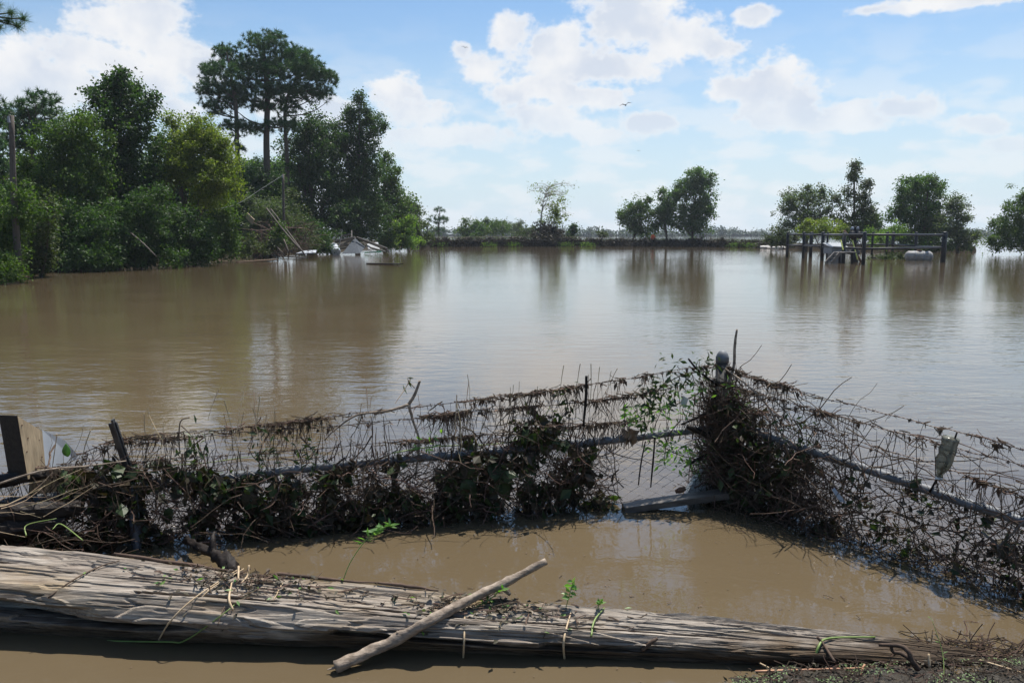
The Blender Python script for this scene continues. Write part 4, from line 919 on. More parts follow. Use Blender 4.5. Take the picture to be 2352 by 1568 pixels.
seedling([(1372,1400,2.97), (1376,1388,2.97), (1380,1380,2.97)], 10, .028, 'tiny green sprig on the log right of the upright seedling', .002, .6)
seedling([(2168,1568,2.66), (2165,1500,2.74), (2140,1420,2.8)], 5, .02, 'thin green stem growing at the mud edge on the right', .0016, .3)

# ------------------------------------------------------------------ near fence
L0 = np.array((1.27, 4.75)); LD = np.array((-.974, -.2265)); LD /= np.linalg.norm(LD); RD = np.array((.60, -.80)); RD /= np.linalg.norm(RD)
def fp(u, v, D):
    d = ray(u, v); nrmv = np.array((-D[1], D[0])); t = (L0 @ nrmv)/(d[:2] @ nrmv); return np.array((0, 0, CAM_Z)) + d*t
def on(s, z, D, w=0.):
    s = np.asarray(s, float); nv = np.array((-D[1], D[0])); nv = nv if nv[1] < 0 else -nv      # w towards the camera
    xy = L0 + s[..., None]*D + np.asarray(w)[..., None]*nv
    return np.concatenate((xy, np.broadcast_to(np.asarray(z, float)[..., None], xy.shape[:-1] + (1,))), -1)
def sz(u, v, D): p = fp(u, v, D); return (p[:2]-L0) @ D, p[2]
railL = np.array([fp(*q, LD) for q in ((1640,984), (1560,991), (1407,1010), (1108,1039), (812,1064), (392,1109), (178,1134), (-150,1175), (-420,1210))])
railR = np.array([fp(*q, RD) for q in ((1655,950), (1760,1000), (1900,1047), (2060,1100), (2200,1148), (2352,1198), (2600,1290))])
def rail_z(s, D): P = railL if D is LD else railR; ss = (P[:, :2]-L0) @ D; return np.interp(s, ss, P[:, 2])
wiresL = [[(1640,838),(1560,849),(1342,885),(1061,922),(774,954),(517,986),(296,1004),(178,1045),(125,1073),(-60,1100)],
          [(1640,872),(1384,918),(1104,943),(838,972),(517,996),(300,1014),(185,1050),(120,1080),(-60,1110)],
          [(1640,955),(1540,964),(1388,972),(1104,999),(774,1026),(517,1045),(321,1059),(150,1085),(-60,1120)]]
wiresR = [[(1655,838),(1700,855),(1860,905),(1980,935),(2130,975),(2200,990),(2352,1032),(2560,1095)],
          [(1655,880),(1780,915),(1960,965),(2130,1010),(2220,1035),(2352,1068),(2560,1125)],
          [(1655,925),(1800,960),(1960,1010),(2140,1065),(2230,1095),(2352,1140),(2560,1215)]]
def near_fence():
    root = empty('chain_link_fence', (*L0, 0), 'chain link fence with barbed wire, standing in the flood and clogged with drift', 'fence')
    up = np.array((0, 0, 1.)); pb = np.array((*L0, 0.))
    k = MB(); r = .038; k.tube([pb - up*.6, pb + up*.83], r, 24); post = k.build('corner_post', M['zinc_dull'], root, True)
    k = MB(); z0 = .83; k.tube([pb+up*(z0-.005), pb+up*(z0+.028), pb+up*(z0+.033), pb+up*(z0+.050), pb+up*(z0+.064), pb+up*(z0+.071)], [r*1.04, r*1.04, r*.99, r*.82, r*.5, r*.05], 24); cap = k.build('post_cap', M['zinc'], post, True)
    for z in (.70, .40):
        k = MB(); k.tube([pb+up*(z-.016), pb+up*(z+.016)], r*1.04, 24); k.build('band', M['zinc_dull'], post, True)
    for P in (railL, railR):
        k = MB(); k.tube(P, .0235, 14, 4); k.build('top_rail', M['zinc'], root, True)
    # line post with its dark barb arm on the left
    a, b = fp(337, 1262, LD), fp(313, 1110, LD); a[1] -= .10; b[1] -= .05; k = MB(); k.tube([a - up*.3, a, b], .026, 14); lp = k.build('line_post', M['zinc'], root, True)
    top = fp(267, 957, LD); top[1] -= .05; lo = fp(305, 1085, LD); lo[1] -= .03
    k = MB(); d = (top-lo)/np.linalg.norm(top-lo); sd_ = np.cross(d, (0, 1, 0)); k.bar(lo, top - d*.02, .012, .042, up=(1, 0, 0)); k.bar(lo + np.array((.010,-.008,0)), top + np.array((.010,-.008,0)), .022, .010, up=(1, 0, 0)); k.build('barb_arm', M['dark_steel'], lp)
    # chain link: zigzag wires, one mesh per run
    for D, s1 in ((LD, 4.6), (RD, 2.9)):
        pitch = .052; cols = int(s1/pitch); K = 34; zz = np.arange(K); c = np.arange(cols)
        s = .05 + (c[:, None] + ((zz[None] + c[:, None]) % 2)*.96 + .02)*pitch; topz = rail_z(s, D) + .03
        z = topz - zz[None]*pitch*.56; w = .02 + .004*np.where((zz[None] + c[:, None]*0) % 2, 1, -1) + .012*np.sin(s*3.1)
        s = s + .010*np.sin(z*9 + s*2.3); P = on(s, z, D, w); k = MB(); k.tubes(P, np.full(P.shape[:2], .0024), 4, False)
        tp = P[:, 0]; tp2 = tp + np.stack((rng.normal(size=cols)*.006, rng.normal(size=cols)*.006, np.full(cols, .022)), -1); k.tubes(np.stack((tp, tp2), 1), np.full((cols, 2), .0017), 4)
        k.build('chain_link', M['link'], root)
    for D, ws in ((LD, wiresL), (RD, wiresR)):
        for wpx in ws:
            P = spline(np.array([fp(*q, D) for q in wpx]), 8); P[:, 2] += .003*np.sin(np.arange(len(P))*.9)
            ss = np.concatenate(([0], np.cumsum(np.linalg.norm(np.diff(P, axis=0), axis=1)))); q = np.linspace(0, ss[-1], 260)
            Q = np.stack([np.interp(q, ss, P[:, i]) for i in range(3)], -1); k = MB()
            ph = q*2*math.pi/.045; off = np.stack((0*ph, np.cos(ph), np.sin(ph)), -1)*.0017
            k.tubes(np.stack((Q+off, Q-off)), np.full((2, 260), .0014), 4)
            bs = np.arange(.06, ss[-1], .115); B = np.stack([np.interp(bs, ss, P[:, i]) for i in range(3)], -1)
            for _ in range(2):
                d = nrm(rnd(len(B)))*.014; k.tubes(np.stack((B-d, B+d), 1), np.full((len(B), 2), .0012), 3)
            th = np.linspace(0, 2*math.pi, 7)
            k.tubes(np.stack((B + (-.006, 0, 0), B + (.006, 0, 0)), 1), np.full((len(B), 2), .0042), 5)
            k.build('barbed_wire', M['wire'], root)
    # loose wire loop round the post cap
    k = MB(); th = np.linspace(0, 2*math.pi, 20); k.tube(np.stack((pb[0] + .047*np.cos(th), pb[1] + .047*np.sin(th), .825 + .008*np.sin(th*1)), -1), .0016, 5); k.build('tie_wire', M['wire'], post)
near_fence()

# --- drift caught in the fence
def mat_debris(D, s0, s1, n_twig, n_leaf, ztop, zlow=-.08, thick=.07, seed_label=('twig tangle', 'leaf mat'), pw=1.3, ls=1.0):
    s = s0 + (s1-s0)*rng.random(n_twig); zt = ztop(s); z = zlow + (zt-zlow)*rng.random(n_twig)**pw; w = .03 + rng.normal(size=n_twig)*thick
    C = on(s, z, D, w); dv = np.array((*D, 0)); a = rng.normal(size=(n_twig, 1)); d = dv*a + np.array((0, 0, 1))*rng.normal(size=(n_twig, 1))*.8 + rnd(n_twig)*.25
    L = .08 + .34*rng.random(n_twig)**1.8; r = .0014 + .0030*rng.random(n_twig)**2 + .004*(rng.random(n_twig) > .975)
    k = MB(); k.tubes(twig_paths(C, d, L, 6, .30), np.outer(r, np.linspace(1, .45, 6)), 4)
    simple('twig_tangle', seed_label[0], 'debris', k, M['twig'], kind='stuff')
    s = s0 + (s1-s0)*rng.random(n_leaf); zt = ztop(s); z = zlow + (zt-zlow)*rng.random(n_leaf)**(pw*1.05); w = .03 + rng.normal(size=n_leaf)*thick*.8
    # leaves hang in clumps
    cl = vnoise(s*9, z*9+40, 77) > .36; C = on(s, z, D, w)[cl]; n = len(C); L = ls*(.028 + .062*rng.random(n)**1.6)
    k = MB(); h = int(n*.62); k.leaves(C[:h], rnd(h) + np.array((0, 0, -.6)), rnd(h), L[:h], L[:h]*.7); simple('dead_leaf_mat', seed_label[1], 'debris', k, M['deadleaf'], kind='stuff')
    k = MB(); k.leaves(C[h:], rnd(n-h) + np.array((0, 0, -.6)), rnd(n-h), L[h:]*1.1, L[h:]*.75); simple('wet_leaf_mat', seed_label[2], 'debris', k, M['wetleaf'], kind='stuff')
sB = sz(1398, 1100, LD)[0]; sE = sz(150, 1180, LD)[0]
mat_debris(LD, sB, sE, 3600, 10500, lambda s: rail_z(s, LD) - .005 + .03*np.sin(s*7) + .17*np.clip(np.sin(s*2.3-.6)+.3, 0, 1)*(s > 1.0), seed_label=('dark twig tangle filling the left run of the near fence', 'sodden dead leaves matted in the left run of the near fence', 'muddy green leaves caught in the left run of the near fence'))
mat_debris(RD, .0, .78, 1700, 4200, lambda s: .60 - .36*s + .04*np.sin(s*11), seed_label=('dense dark twig tangle piled right of the corner post', 'sodden leaves piled right of the corner post', 'green leaves in the pile right of the corner post'), ls=.8, thick=.08, pw=1.15)
mat_debris(RD, .70, 2.9, 1700, 2000, lambda s: rail_z(s, RD) - .0, seed_label=('open twig tangle along the right run of the near fence', 'few sodden leaves along the right run of the near fence', 'few green leaves along the right run of the near fence'), pw=1.7, ls=.7)
mat_debris(LD, sE, 4.6, 600, 3200, lambda s: rail_z(s, LD) - .04, seed_label=('twig tangle at the left end of the near fence', 'sodden leaves at the left end of the near fence', 'green leaves at the left end of the near fence'))
# roots and stalks hanging from the wires
def hang(D, wires, s_rng, n, lab, material='root'):
    k = MB(); U = [np.array([fp(*q, D) for q in w]) for w in wires]
    allC = []
    for i, P in enumerate(U):
        ss = (P[:, :2]-L0) @ D; o = np.argsort(ss); m_ = n[i]
        cl = s_rng[0] + (s_rng[1]-s_rng[0])*rng.random(max(6, m_//26)); wt = rng.random(len(cl))**2 + .03; ci = rng.choice(len(cl), m_, p=wt/wt.sum()); s = cl[ci] + rng.normal(size=m_)*(.02 + .07*wt[ci])
        s = np.clip(np.where(rng.random(m_) < .22, s_rng[0] + (s_rng[1]-s_rng[0])*rng.random(m_), s), *s_rng)
        z = np.interp(s, ss[o], P[o, 2]); allC.append(on(s, z + rng.normal(size=m_)*.006, D, rng.normal(size=m_)*.008))
    C = np.vstack(allC); m_ = len(C); wa = rng.random(m_) < .5; wn = int(wa.sum())
    # little tufts wrapped along the wire
    k.tubes(twig_paths(C[wa] - (0, 0, .003), np.array((*D, 0))*np.sign(rng.normal(size=(wn, 1))) + rnd(wn)*.16, .03 + .06*rng.random(wn), 4, .2), np.outer(.0012 + .0024*rng.random(wn), np.ones(4)), 4)
    d = np.array((0, 0, -1.)) + rnd(m_)*.22; L = .02 + .16*rng.random(m_)**1.9; P = twig_paths(C, d, L, 5, .16); P += (C - P[:, 0])[:, None]
    k.tubes(P, np.outer(.0010 + .0022*rng.random(m_)**2, np.linspace(1, .5, 5)), 4)
    tl = rng.random(m_) < .2; nl_ = int(tl.sum()); k.leaves(C[tl], rnd(nl_)*.4 + np.array((0, 0, -1)), rnd(nl_), .02 + .035*rng.random(nl_), .02)
    simple('hanging_roots', lab, 'debris', k, M[material], kind='stuff')
hang(LD, wiresL, (.05, 4.1), (640, 560, 520), 'ragged dry roots hanging from the barbed wires of the left run')
hang(RD, wiresR, (.05, 2.6), (250, 230, 210), 'ragged dry roots hanging from the barbed wires of the right run')
# upright thin stalks between wires and rail
def uprights(D, s_rng, n, lab, hi, material='root', r=.0022):
    s = s_rng[0] + (s_rng[1]-s_rng[0])*rng.random(n); z0 = rail_z(s, D) - .05; top = z0 + .08 + hi*rng.random(n)
    a = on(s, z0, D, .01 + rng.normal(size=n)*.02); b = on(s + rng.normal(size=n)*.05, top, D, .01 + rng.normal(size=n)*.02)
    t = np.linspace(0, 1, 5)[None, :, None]; P = a[:, None]*(1-t) + b[:, None]*t + rnd(n*5).reshape(n, 5, 3)*.004
    k = MB(); k.tubes(P, np.outer(r*(.5 + rng.random(n)), np.linspace(1.2, .6, 5)), 4); simple('dry_stalks', lab, 'debris', k, M[material], kind='stuff')
uprights(LD, (.1, 3.9), 150, 'thin dry stalks standing between rail and wires of the left run', .26)
uprights(RD, (.3, 2.6), 110, 'thin dry stalks standing between rail and wires of the right run', .22)
uprights(LD, (.1, 3.9), 26, 'tan grass blades caught upright in the left run', .26, 'straw', .002)
# long stems woven through the right run
n = 130; s = .1 + 2.2*rng.random(n)**1.2; z = rail_z(s, RD) + .0 + .24*rng.random(n); C = on(s, z, RD, rng.normal(size=n)*.03)
k = MB(); k.tubes(twig_paths(C, np.array((*RD, 0)) + rnd(n)*np.array((.25, .25, .42)), .22 + .3*rng.random(n), 9, .2), np.outer(.0018 + .0024*rng.random(n), np.linspace(1, .5, 9)), 5)
simple('vine_stems', 'brown vine stems woven through the wires of the right run', 'debris', k, M['root'], kind='stuff')
# bundle wrapped round the corner post
n = 1500; th = rng.random(n)*2*math.pi; rr = .045 + .09*rng.random(n)**1.6; z = -.05 + .72*rng.random(n)**1.05; rr *= (1.35 - .8*np.clip(z, 0, 1))
C = np.stack((L0[0] + rr*np.cos(th), L0[1] + rr*np.sin(th)-.02, z), -1)
k = MB(); k.tubes(twig_paths(C, rnd(n)*np.array((.8, .8, 1.1)), .08 + .28*rng.random(n)**1.5, 6, .3), np.outer(.0012 + .0028*rng.random(n)**2, np.linspace(1, .5, 6)), 4)
simple('root_bundle', 'dark bundle of roots and vines wrapped round the corner post', 'debris', k, M['twig'], kind='stuff')

def fork(name, label, stems, material='dry_bark', leaves=None, cat='branch', sides=8, group=None):
    p0 = stems[0][0][0]; root = empty(name, p0, label, cat, group)
    for i, (pts, rad) in enumerate(stems):
        k = knobby(pts, rad, sides, 6, .12, 30+i); k.build('stem' if i == 0 else 'side_branch', M[material], root, True)
    if leaves is not None:
        C, L, mt = leaves; n = len(C); k = MB(); LL = L*(.6+.7*rng.random(n)); k.leaves(C, rnd(n)*np.array((1, .7, .8)) + np.array((0, 0, -.25)), nrm(rnd(n)*.7+np.array((0, 0, .8))), LL, LL*.34); k.build('leaves', M[mt], root)
    return root
def F3(D, *q, dw=0.):
    nv = np.array((-D[1], D[0])); nv = nv if nv[1] < 0 else -nv
    out = []
    for u, v in q:
        p = fp(u, v, D); out.append(p + np.array((*nv, 0))*dw)
    return out
fork('snagged_branch', 'forked bare branch hooked over the top barbed wire of the left run',
     [(F3(LD, (964,873), (952,905), (938,928), dw=.01), [.007, .009, .010]), (F3(LD, (938,928), (890,942), (820,952), (770,985), (745,1010), dw=.012), [.009, .007, .006, .004, .003]), (F3(LD, (938,928), (948,965), (962,1010), (958,1060), (952,1100), dw=.02), [.009, .007, .006, .005, .004]),
      (F3(LD, (952,890), (940,876), (934,866), dw=.01), [.003, .002, .0015])], leaves=(np.array(F3(LD, (935,866), (936,870), (940,878), (925,882), dw=.01)), .05, 'wetleaf'))
fork('snagged_branch', 'thin crooked branch rising above the wires right of the dark barb arm', [(F3(LD, (414,1040), (412,1000), (416,966), (436,957), dw=.01), [.003, .004, .003, .003]), (F3(LD, (416,975), (440,1000), (455,1040), dw=.01), [.003, .002, .0015])], 'root')
fork('dark_stake', 'thin dark stake standing in the left run near the leafy branches', [(F3(LD, (1345,862), (1344,910), (1338,978), dw=.015), [.008, .009, .006])], 'wet_wood', cat='stake')
fork('bare_stick', 'long curved stick standing against the corner post and rising above its cap',
     [([np.array((L0[0]+.075, L0[1]-.02, 1.03)), np.array((L0[0]+.062, L0[1]-.035, .93)), np.array((L0[0]+.055, L0[1]-.05, .8)), np.array((L0[0]+.0, L0[1]-.08, .62)), np.array((L0[0]+.01, L0[1]-.1, .36)), np.array((L0[0]+.05, L0[1]-.13, .02))], [.006, .009, .009, .009, .008, .006])])
fork('bare_stick', 'dark stick leaning down to the right onto the corner post', [(F3(LD, (1576,822), (1600,850), (1642,882), dw=.03), [.006, .007, .006])], 'wet_wood')
fork('snagged_branch', 'thick dark branch jutting left from the corner post above the rail', [(F3(LD, (1650,940), (1610,950), (1560,972), dw=.03), [.014, .012, .006])], 'wet_wood')
fork('snagged_branch', 'thick dark branch bent under the rail left of the corner post', [(F3(LD, (1655,1005), (1620,995), (1570,975), dw=.05), [.028, .022, .014])], 'wet_wood')
fork('snagged_branch', 'dark branch stub pointing down left below the rail beside the post', [(F3(LD, (1640,1035), (1605,1045), (1565,1068), dw=.04), [.012, .010, .006])], 'wet_wood')
fork('snagged_branch', 'long arched stem running from the corner post down over the right run', [(F3(RD, (1665,840), (1720,880), (1770,930), (1800,990), (1820,1040), dw=.03), [.006, .006, .005, .004, .003])])
fork('snagged_branch', 'pale forked twig caught low at the right edge of the fence', [(F3(RD, (2265,1215), (2290,1235), (2305,1250), dw=.05), [.005, .006, .006]), (F3(RD, (2305,1250), (2330,1225), (2365,1190), dw=.05), [.006, .005, .004]), (F3(RD, (2305,1250), (2306,1275), dw=.05), [.007, .006])], 'grey_wood')
fork('snagged_branch', 'short dark twig slanting up left of the dark barb arm', [(F3(LD, (262,1045), (275,1065), (300,1085), dw=.03), [.006, .007, .007])], 'wet_wood')
fork('snagged_branch', 'dark stick slanting across the rail below the plastic bottle', [(F3(RD, (2205,990), (2180,1060), (2140,1130), dw=.03), [.004, .006, .005])], 'wet_wood')
fork('snagged_branch', 'two dark upright twigs left in the bare patch of chain link', [(F3(LD, (1478,1010), (1468,1060), (1462,1110), dw=.03), [.004, .005, .004]), (F3(LD, (1500,1000), (1495,1060), (1490,1115), dw=.03), [.004, .006, .004])], 'wet_wood')
# leafy willow branches near the post
def leafy(pts, spread, n, L, label, D=LD, mt='freshleaf'):
    P = spline(np.array(F3(D, *pts, dw=.03)), 8); C = P[rng.integers(0, len(P), n)] + rnd(n)*np.array((spread, .03, spread))
    fork('leafy_branch', label, [(F3(D, *pts, dw=.03), [.004, .003, .002])], 'twig', (C, L, mt), group=None)
leafy([(1625,850), (1560,860), (1500,900), (1470,950)], .055, 230, .055, 'muddy leafy branch drooping over the wires left of the corner post', mt='wetleaf')
leafy([(1600,900), (1540,930), (1480,950), (1440,960)], .04, 140, .05, 'green leafy willow branch lying over the lowest wire left of the post')
leafy([(1640,1050), (1590,1050), (1540,1035), (1500,1010)], .05, 190, .042, 'light green leafy branch behind the bare patch of chain link')
leafy([(1560,960), (1530,1000), (1520,1060)], .03, 30, .045, 'small green sprig hanging in the bare patch of chain link')
leafy([(1690,870), (1690,900), (1710,940)], .025, 30, .045, 'narrow green leaves just right of the corner post', RD)
leafy([(1000,1000), (980,1015), (940,1010)], .025, 22, .045, 'green sprig on the lowest wire in the middle of the left run')
leafy([(470,1000), (440,1030), (460,1060)], .035, 40, .05, 'muddy sprig of narrow leaves hanging right of the dark barb arm', mt='wetleaf')
leafy([(620,990), (600,1030), (615,1075)], .04, 46, .05, 'muddy leafy clump hanging between the wires in the left half of the left run', mt='wetleaf')
leafy([(690,1000), (720,1035), (700,1060)], .04, 46, .045, 'brownish leafy clump below the wires left of the forked bare branch', mt='wetleaf')
leafy([(1290,890), (1300,930), (1285,960)], .03, 30, .05, 'muddy leaves hanging left of the dark stake', mt='wetleaf')
leafy([(1180,960), (1190,1000), (1170,1030)], .025, 26, .05, 'few muddy leaves hanging right of the middle of the left run', mt='wetleaf')
leafy([(1830,960), (1850,1000), (1835,1040)], .04, 60, .045, 'bundle of muddy leaves hanging in the wires right of the corner pile', RD, mt='wetleaf')
n = 46; s = .15 + 3.6*rng.random(n); C = on(s, rail_z(s, LD) + .30 + .18*rng.random(n), LD, .01); P = twig_paths(C, np.array((0, 0, -1.)) + rnd(n)*.14, .14 + .24*rng.random(n), 6, .1); P += (C - P[:, 0])[:, None]
k = MB(); k.tubes(P, np.outer(.0014 + .0014*rng.random(n), np.linspace(1, .5, 6)), 4); simple('trailing_grass', 'long dead grass trailing down from the wires of the left run', 'debris', k, M['straw'], kind='stuff')
# large leaves in the mat
def big_leaf(u, v, D, L, ax, label, mt='wetleaf', dw=.09):
    c = F3(D, (u, v), dw=dw)[0]; ax = nrm(np.array(ax, float)); n0 = nrm(np.array((.1, -.8, .6))); sd_ = nrm(np.cross(ax, n0)); up = np.cross(sd_, ax); V = []; t = np.linspace(0, 1, 9)
    wd = np.sin(np.pi*t**.75)*.27*L
    for i, x in enumerate(t):
        ctr = c + ax*L*x - n0*.25*L*(x-.3)**2
        V += [ctr - sd_*wd[i] + up*wd[i]*.35, ctr, ctr + sd_*wd[i] + up*wd[i]*.35]
    q = [[3*i+j, 3*i+j+1, 3*i+j+4, 3*i+j+3] for i in range(8) for j in range(2)]
    k = MB(); k.add(np.array(V), np.array(q)); o = simple('broad_leaf', label, 'leaf', k, M[mt], 'broad leaves caught in the fence', smooth=True)
    md = o.modifiers.new('thick', 'SOLIDIFY'); md.thickness = .0006
big_leaf(1060, 1085, LD, .17, (.3, 0, -1), 'large dark green leaf hanging lowest in the middle of the left run')
big_leaf(1110, 1060, LD, .19, (.8, 0, -.5), 'large green leaf pointing right in the middle of the left run')
big_leaf(1085, 1050, LD, .15, (-.6, 0, -.7), 'large green leaf pointing left in the middle of the left run')
big_leaf(1130, 1080, LD, .17, (.5, 0, -.9), 'large green leaf pointing down right in the middle of the left run')
big_leaf(455, 1175, LD, .09, (-.3, 0, -.7), 'yellowish rounded leaf low in the left run', 'freshleaf')
big_leaf(400, 1150, LD, .10, (-.3, 0, -1), 'green leaf hanging beside the yellowish rounded leaf')
big_leaf(430, 1040, LD, .07, (.6, 0, .6), 'single green leaf standing on the rail right of the line post')
big_leaf(570, 1110, LD, .14, (.2, 0, -1), 'big blackish leaf hanging in the left part of the left run', 'deadleaf')
big_leaf(280, 1150, LD, .11, (.2, 0, -1), 'blackish curled leaf left of the line post', 'deadleaf')
big_leaf(160, 1045, LD, .075, (-.1, 0, 1), 'oval green leaf standing up from the left debris heap', 'freshleaf', .03)
big_leaf(2100, 1115, RD, .075, (.5, 0, .4), 'dark green leaf folded over the right rail', 'wetleaf', .04)
big_leaf(2260, 1185, RD, .08, (.6, 0, -.5), 'dark green leaf hanging below the right rail', 'wetleaf', .04)
big_leaf(2280, 1240, RD, .20, (.8, -.2, -.5), 'wide dead leaf flap low at the right edge of the fence', 'deadleaf', .04)

# plastic bottle
def bottle():
    a, b = F3(RD, (2192, 1000), dw=.03)[0], F3(RD, (2163, 1098), dw=.03)[0]
    root = empty('plastic_bottle', a, 'muddy crumpled plastic bottle hanging neck down in the right run', 'bottle')
    t = np.array([0, .02, .06, .2, .3, .42, .52, .62, .74, .84, .90, .935]); r = np.array([.018, .032, .034, .030, .034, .029, .033, .031, .024, .014, .0125, .0125])*1.12
    P = a[None]*(1-t[:, None]) + b[None]*t[:, None]; k = MB(); k.tubes(P[None], r[None], 20); V = k.V[0].reshape(len(t), 20, 3); V += (rng.normal(size=(len(t), 20, 1))*.002)*nrm(V-P[:, None]); k.V[0] = V.reshape(-1, 3)
    k.build('body', M['bottle'], root, True)
    k = MB(); k.tube([a*.068+b*.932, b], .0165, 14); k.build('cap', M['foam'], root)
bottle()
# planks, foam, paper at the post
k = MB(); k.bar(gnd(1432, 1166, .012), at(1668, 1133, 4.52), .10, .035); simple('plank', 'wet grey brown plank floating at the foot of the corner post', 'plank', k, M['plank_grey'])
k = MB(); c = at(1612, 1105, 4.68); k.prism([c+(-.09, 0, -.08), c+(.09, .02, -.08), c+(.09, .02, .06), c+(.03, .02, .075), c+(-.05, 0, .0)], (.0, .05, .01)); simple('foam_block', 'broken pale foam block behind the plank at the corner post', 'foam', k, M['foam'])
k = MB(); c = at(1563, 1125, 4.6); k.tube([c+(-.03, 0, -.01), c, c+(.03, 0, .01)], [.012, .02, .012], 8); simple('bark_chip', 'small reddish brown bark lump lying beside the plank', 'bark', k, M['rust'], smooth=True)
k = MB(); c = F3(LD, (1562, 905), dw=.035)[0]; k.prism([c, c+(.035, 0, -.02), c+(.02, 0, -.08), c+(-.01, 0, -.05)], (0, .0015, 0)); simple('paper_scrap', 'torn pale scrap snagged on the wires left of the corner post', 'scrap', k, M['foam'])
k = MB(); c = F3(RD, (1940, 1115), dw=.12)[0]; k.prism([c, c+(.03, -.03, -.05), c+(.06, -.05, -.055), c+(.015, 0, .01)], (0, .004, .001)); simple('plastic_scrap', 'white plastic scrap low in the right run beside the corner post pile', 'scrap', k, M['white_paint'])
k = MB(); c = F3(LD, (1442, 995), dw=.03)[0]
cl = [];
for i in range(9):
    for j in range(7): cl.append(c + np.array(((i-4)*(.013-.0012*j) + .008*math.sin(j*1.7+i), -.02 + .016*math.sin(i*1.9+j), .035 - j*.014*(1+.35*math.sin(i*1.7)) + .008*math.cos(i*1.3))))
q = [[i*7+j, i*7+j+1, (i+1)*7+j+1, (i+1)*7+j] for i in range(8) for j in range(6)]
k = MB(); k.add(np.array(cl), np.array(q)); simple('cloth_rag', 'muddy brown rag draped over the rail in the left run', 'rag', k, M['brown_wood'], smooth=True)

# lumber heap at the left end
def wood_post():
    nA, nB, nC, nD = at(40, 955, 3.74), at(97, 990, 3.92), at(106, 1090, 3.92), at(64, 1100, 3.74)
    lA, lD = at(4, 952, 3.80), at(20, 1098, 3.80)
    off = (lA-nA+lD-nD)/2
    root = empty('wooden_board', (nD+nC)/2, 'thick pale sawn board standing on end at the left edge', 'board')
    k = MB(); k.prism([nA, nB, nC, nD], off); pk = k.build('plank', M['new_wood'], root)
    up3 = np.array((0, 0, .002)); k = MB(); k.prism([nA + up3, nD, nD+off, nA+off+up3], (-.004, -.004, 0)); k.build('shaded_edge', M['wet_wood'], root)  # thin dark slab: shade on the narrow face turned from the sun, painted as colour
    k = MB()
    for fu, fv in ((.12, .12), (.8, .25), (.3, .3), (.15, .55), (.85, .6), (.6, .8)):
        c = nA*(1-fu)*(1-fv) + nB*fu*(1-fv) + nC*fu*fv + nD*(1-fu)*fv; k.tube([c - (.002, 0, 0), c + (.004, -.001, 0)], .0035, 8)
    k.build('nail', M['rust'], pk)
    k = MB(); k.prism([at(97,986,3.95), at(150,1012,4.35), at(180,1046,4.62), at(172,1056,4.58), at(104,1084,4.0)], (-.006, .002, 0)); simple('white_panel', 'white panel leaning behind the thick pale board', 'panel', k, M['white_paint'])
    k = MB(); k.prism([at(70,1085,3.88), at(190,1072,4.15), at(188,1170,4.15), at(60,1180,3.88)], (.0, .03, .0)); simple('tan_panel', 'tan panel standing in the water behind the rail at the left edge', 'panel', k, M['new_wood'])
    k = knobby([at(-120, 1180, 3.60), at(40, 1176, 3.66), at(186, 1166, 3.78)], [.05, .048, .036], 12, 10, .18, 41); simple('dark_timber', 'blackened wet timber lying against the left end of the fence', 'timber', k, M['wet_wood'], smooth=False)
    k = knobby([at(-120, 1130, 3.72), at(0, 1105, 3.76), at(110, 1088, 3.80)], [.04, .035, .02], 10, 10, .2, 43); simple('dark_timber', 'dark rotten timber lying under the thick pale board', 'timber', k, M['wet_wood'])
    k = knobby([at(-140, 1235, 3.50), at(20, 1215, 3.62), at(150, 1200, 3.72)], [.05, .045, .03], 10, 10, .2, 47); simple('dark_timber', 'dark sodden timber lowest in the heap behind the log', 'timber', k, M['wet_wood'])
    n = 220; C = np.stack((-2.9 + 1.0*rng.random(n), 3.62 + .2*rng.normal(size=n)*.6, .0 + .22*rng.random(n)**1.3), -1); C[:, 1] += .12*(C[:, 0]+2.4)
    k = MB(); k.tubes(twig_paths(C, np.array((1, .2, .1))*rng.normal(size=(n, 1)) + rnd(n)*.35, .08 + .3*rng.random(n)**1.5, 5, .25), np.outer(.0012 + .002*rng.random(n), np.linspace(1, .5, 5)), 4); simple('twig_tangle', 'twigs heaped over the timbers at the left edge', 'debris', k, M['twig'], kind='stuff')
    n = 28; C = np.stack((-2.85 + .8*rng.random(n), 3.6 + .08*rng.normal(size=n), .28 + .10*rng.random(n)), -1)
    k = MB(); k.tubes(twig_paths(C, np.array((1, .25, .25)) + rnd(n)*.25, .15 + .3*rng.random(n), 5, .15), np.outer(.001 + .0015*rng.random(n), np.linspace(1, .5, 5)), 4); simple('dry_stalks', 'dry stalks lying on the timbers below the thick pale board', 'debris', k, M['straw'], kind='stuff')
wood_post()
fork('bare_stick', 'long thin stem lying from the left edge across to the line post', [([at(-60,1130,3.5), at(90,1082,3.62), at(200,1070,3.78), at(290,1058,3.9)], [.005, .005, .004, .003])])
stalk([(60,1230,3.45), (62,1205,3.5), (130,1190,3.55)], .0028, 'bent pale grass stalk standing behind the left end of the log', 'green_stalk', None, 'grass_blade', 'grass', on_log=False)
stalk([(190,1240,3.45), (140,1203,3.55), (120,1215,3.5)], .0028, 'green grass blade bent over at the far edge of the log', 'green_stalk', None, 'grass_blade', 'grass', on_log=False)
stalk([(385,1068,3.98), (480,1062,4.1), (560,1050,4.17), (640,1045,4.2)], .0025, 'long green stem resting along the lowest wire of the left run', 'green_stalk', None, 'grass_blade', 'grass', on_log=False)
stalk([(900,1040,4.2), (1000,1025,4.35), (1150,1018,4.45), (1230,990,4.5), (1265,930,4.55)], .0038, 'long pale green stem slanting over the rail in the middle of the left run', 'green_stalk', None, 'grass_blade', 'grass', on_log=False)

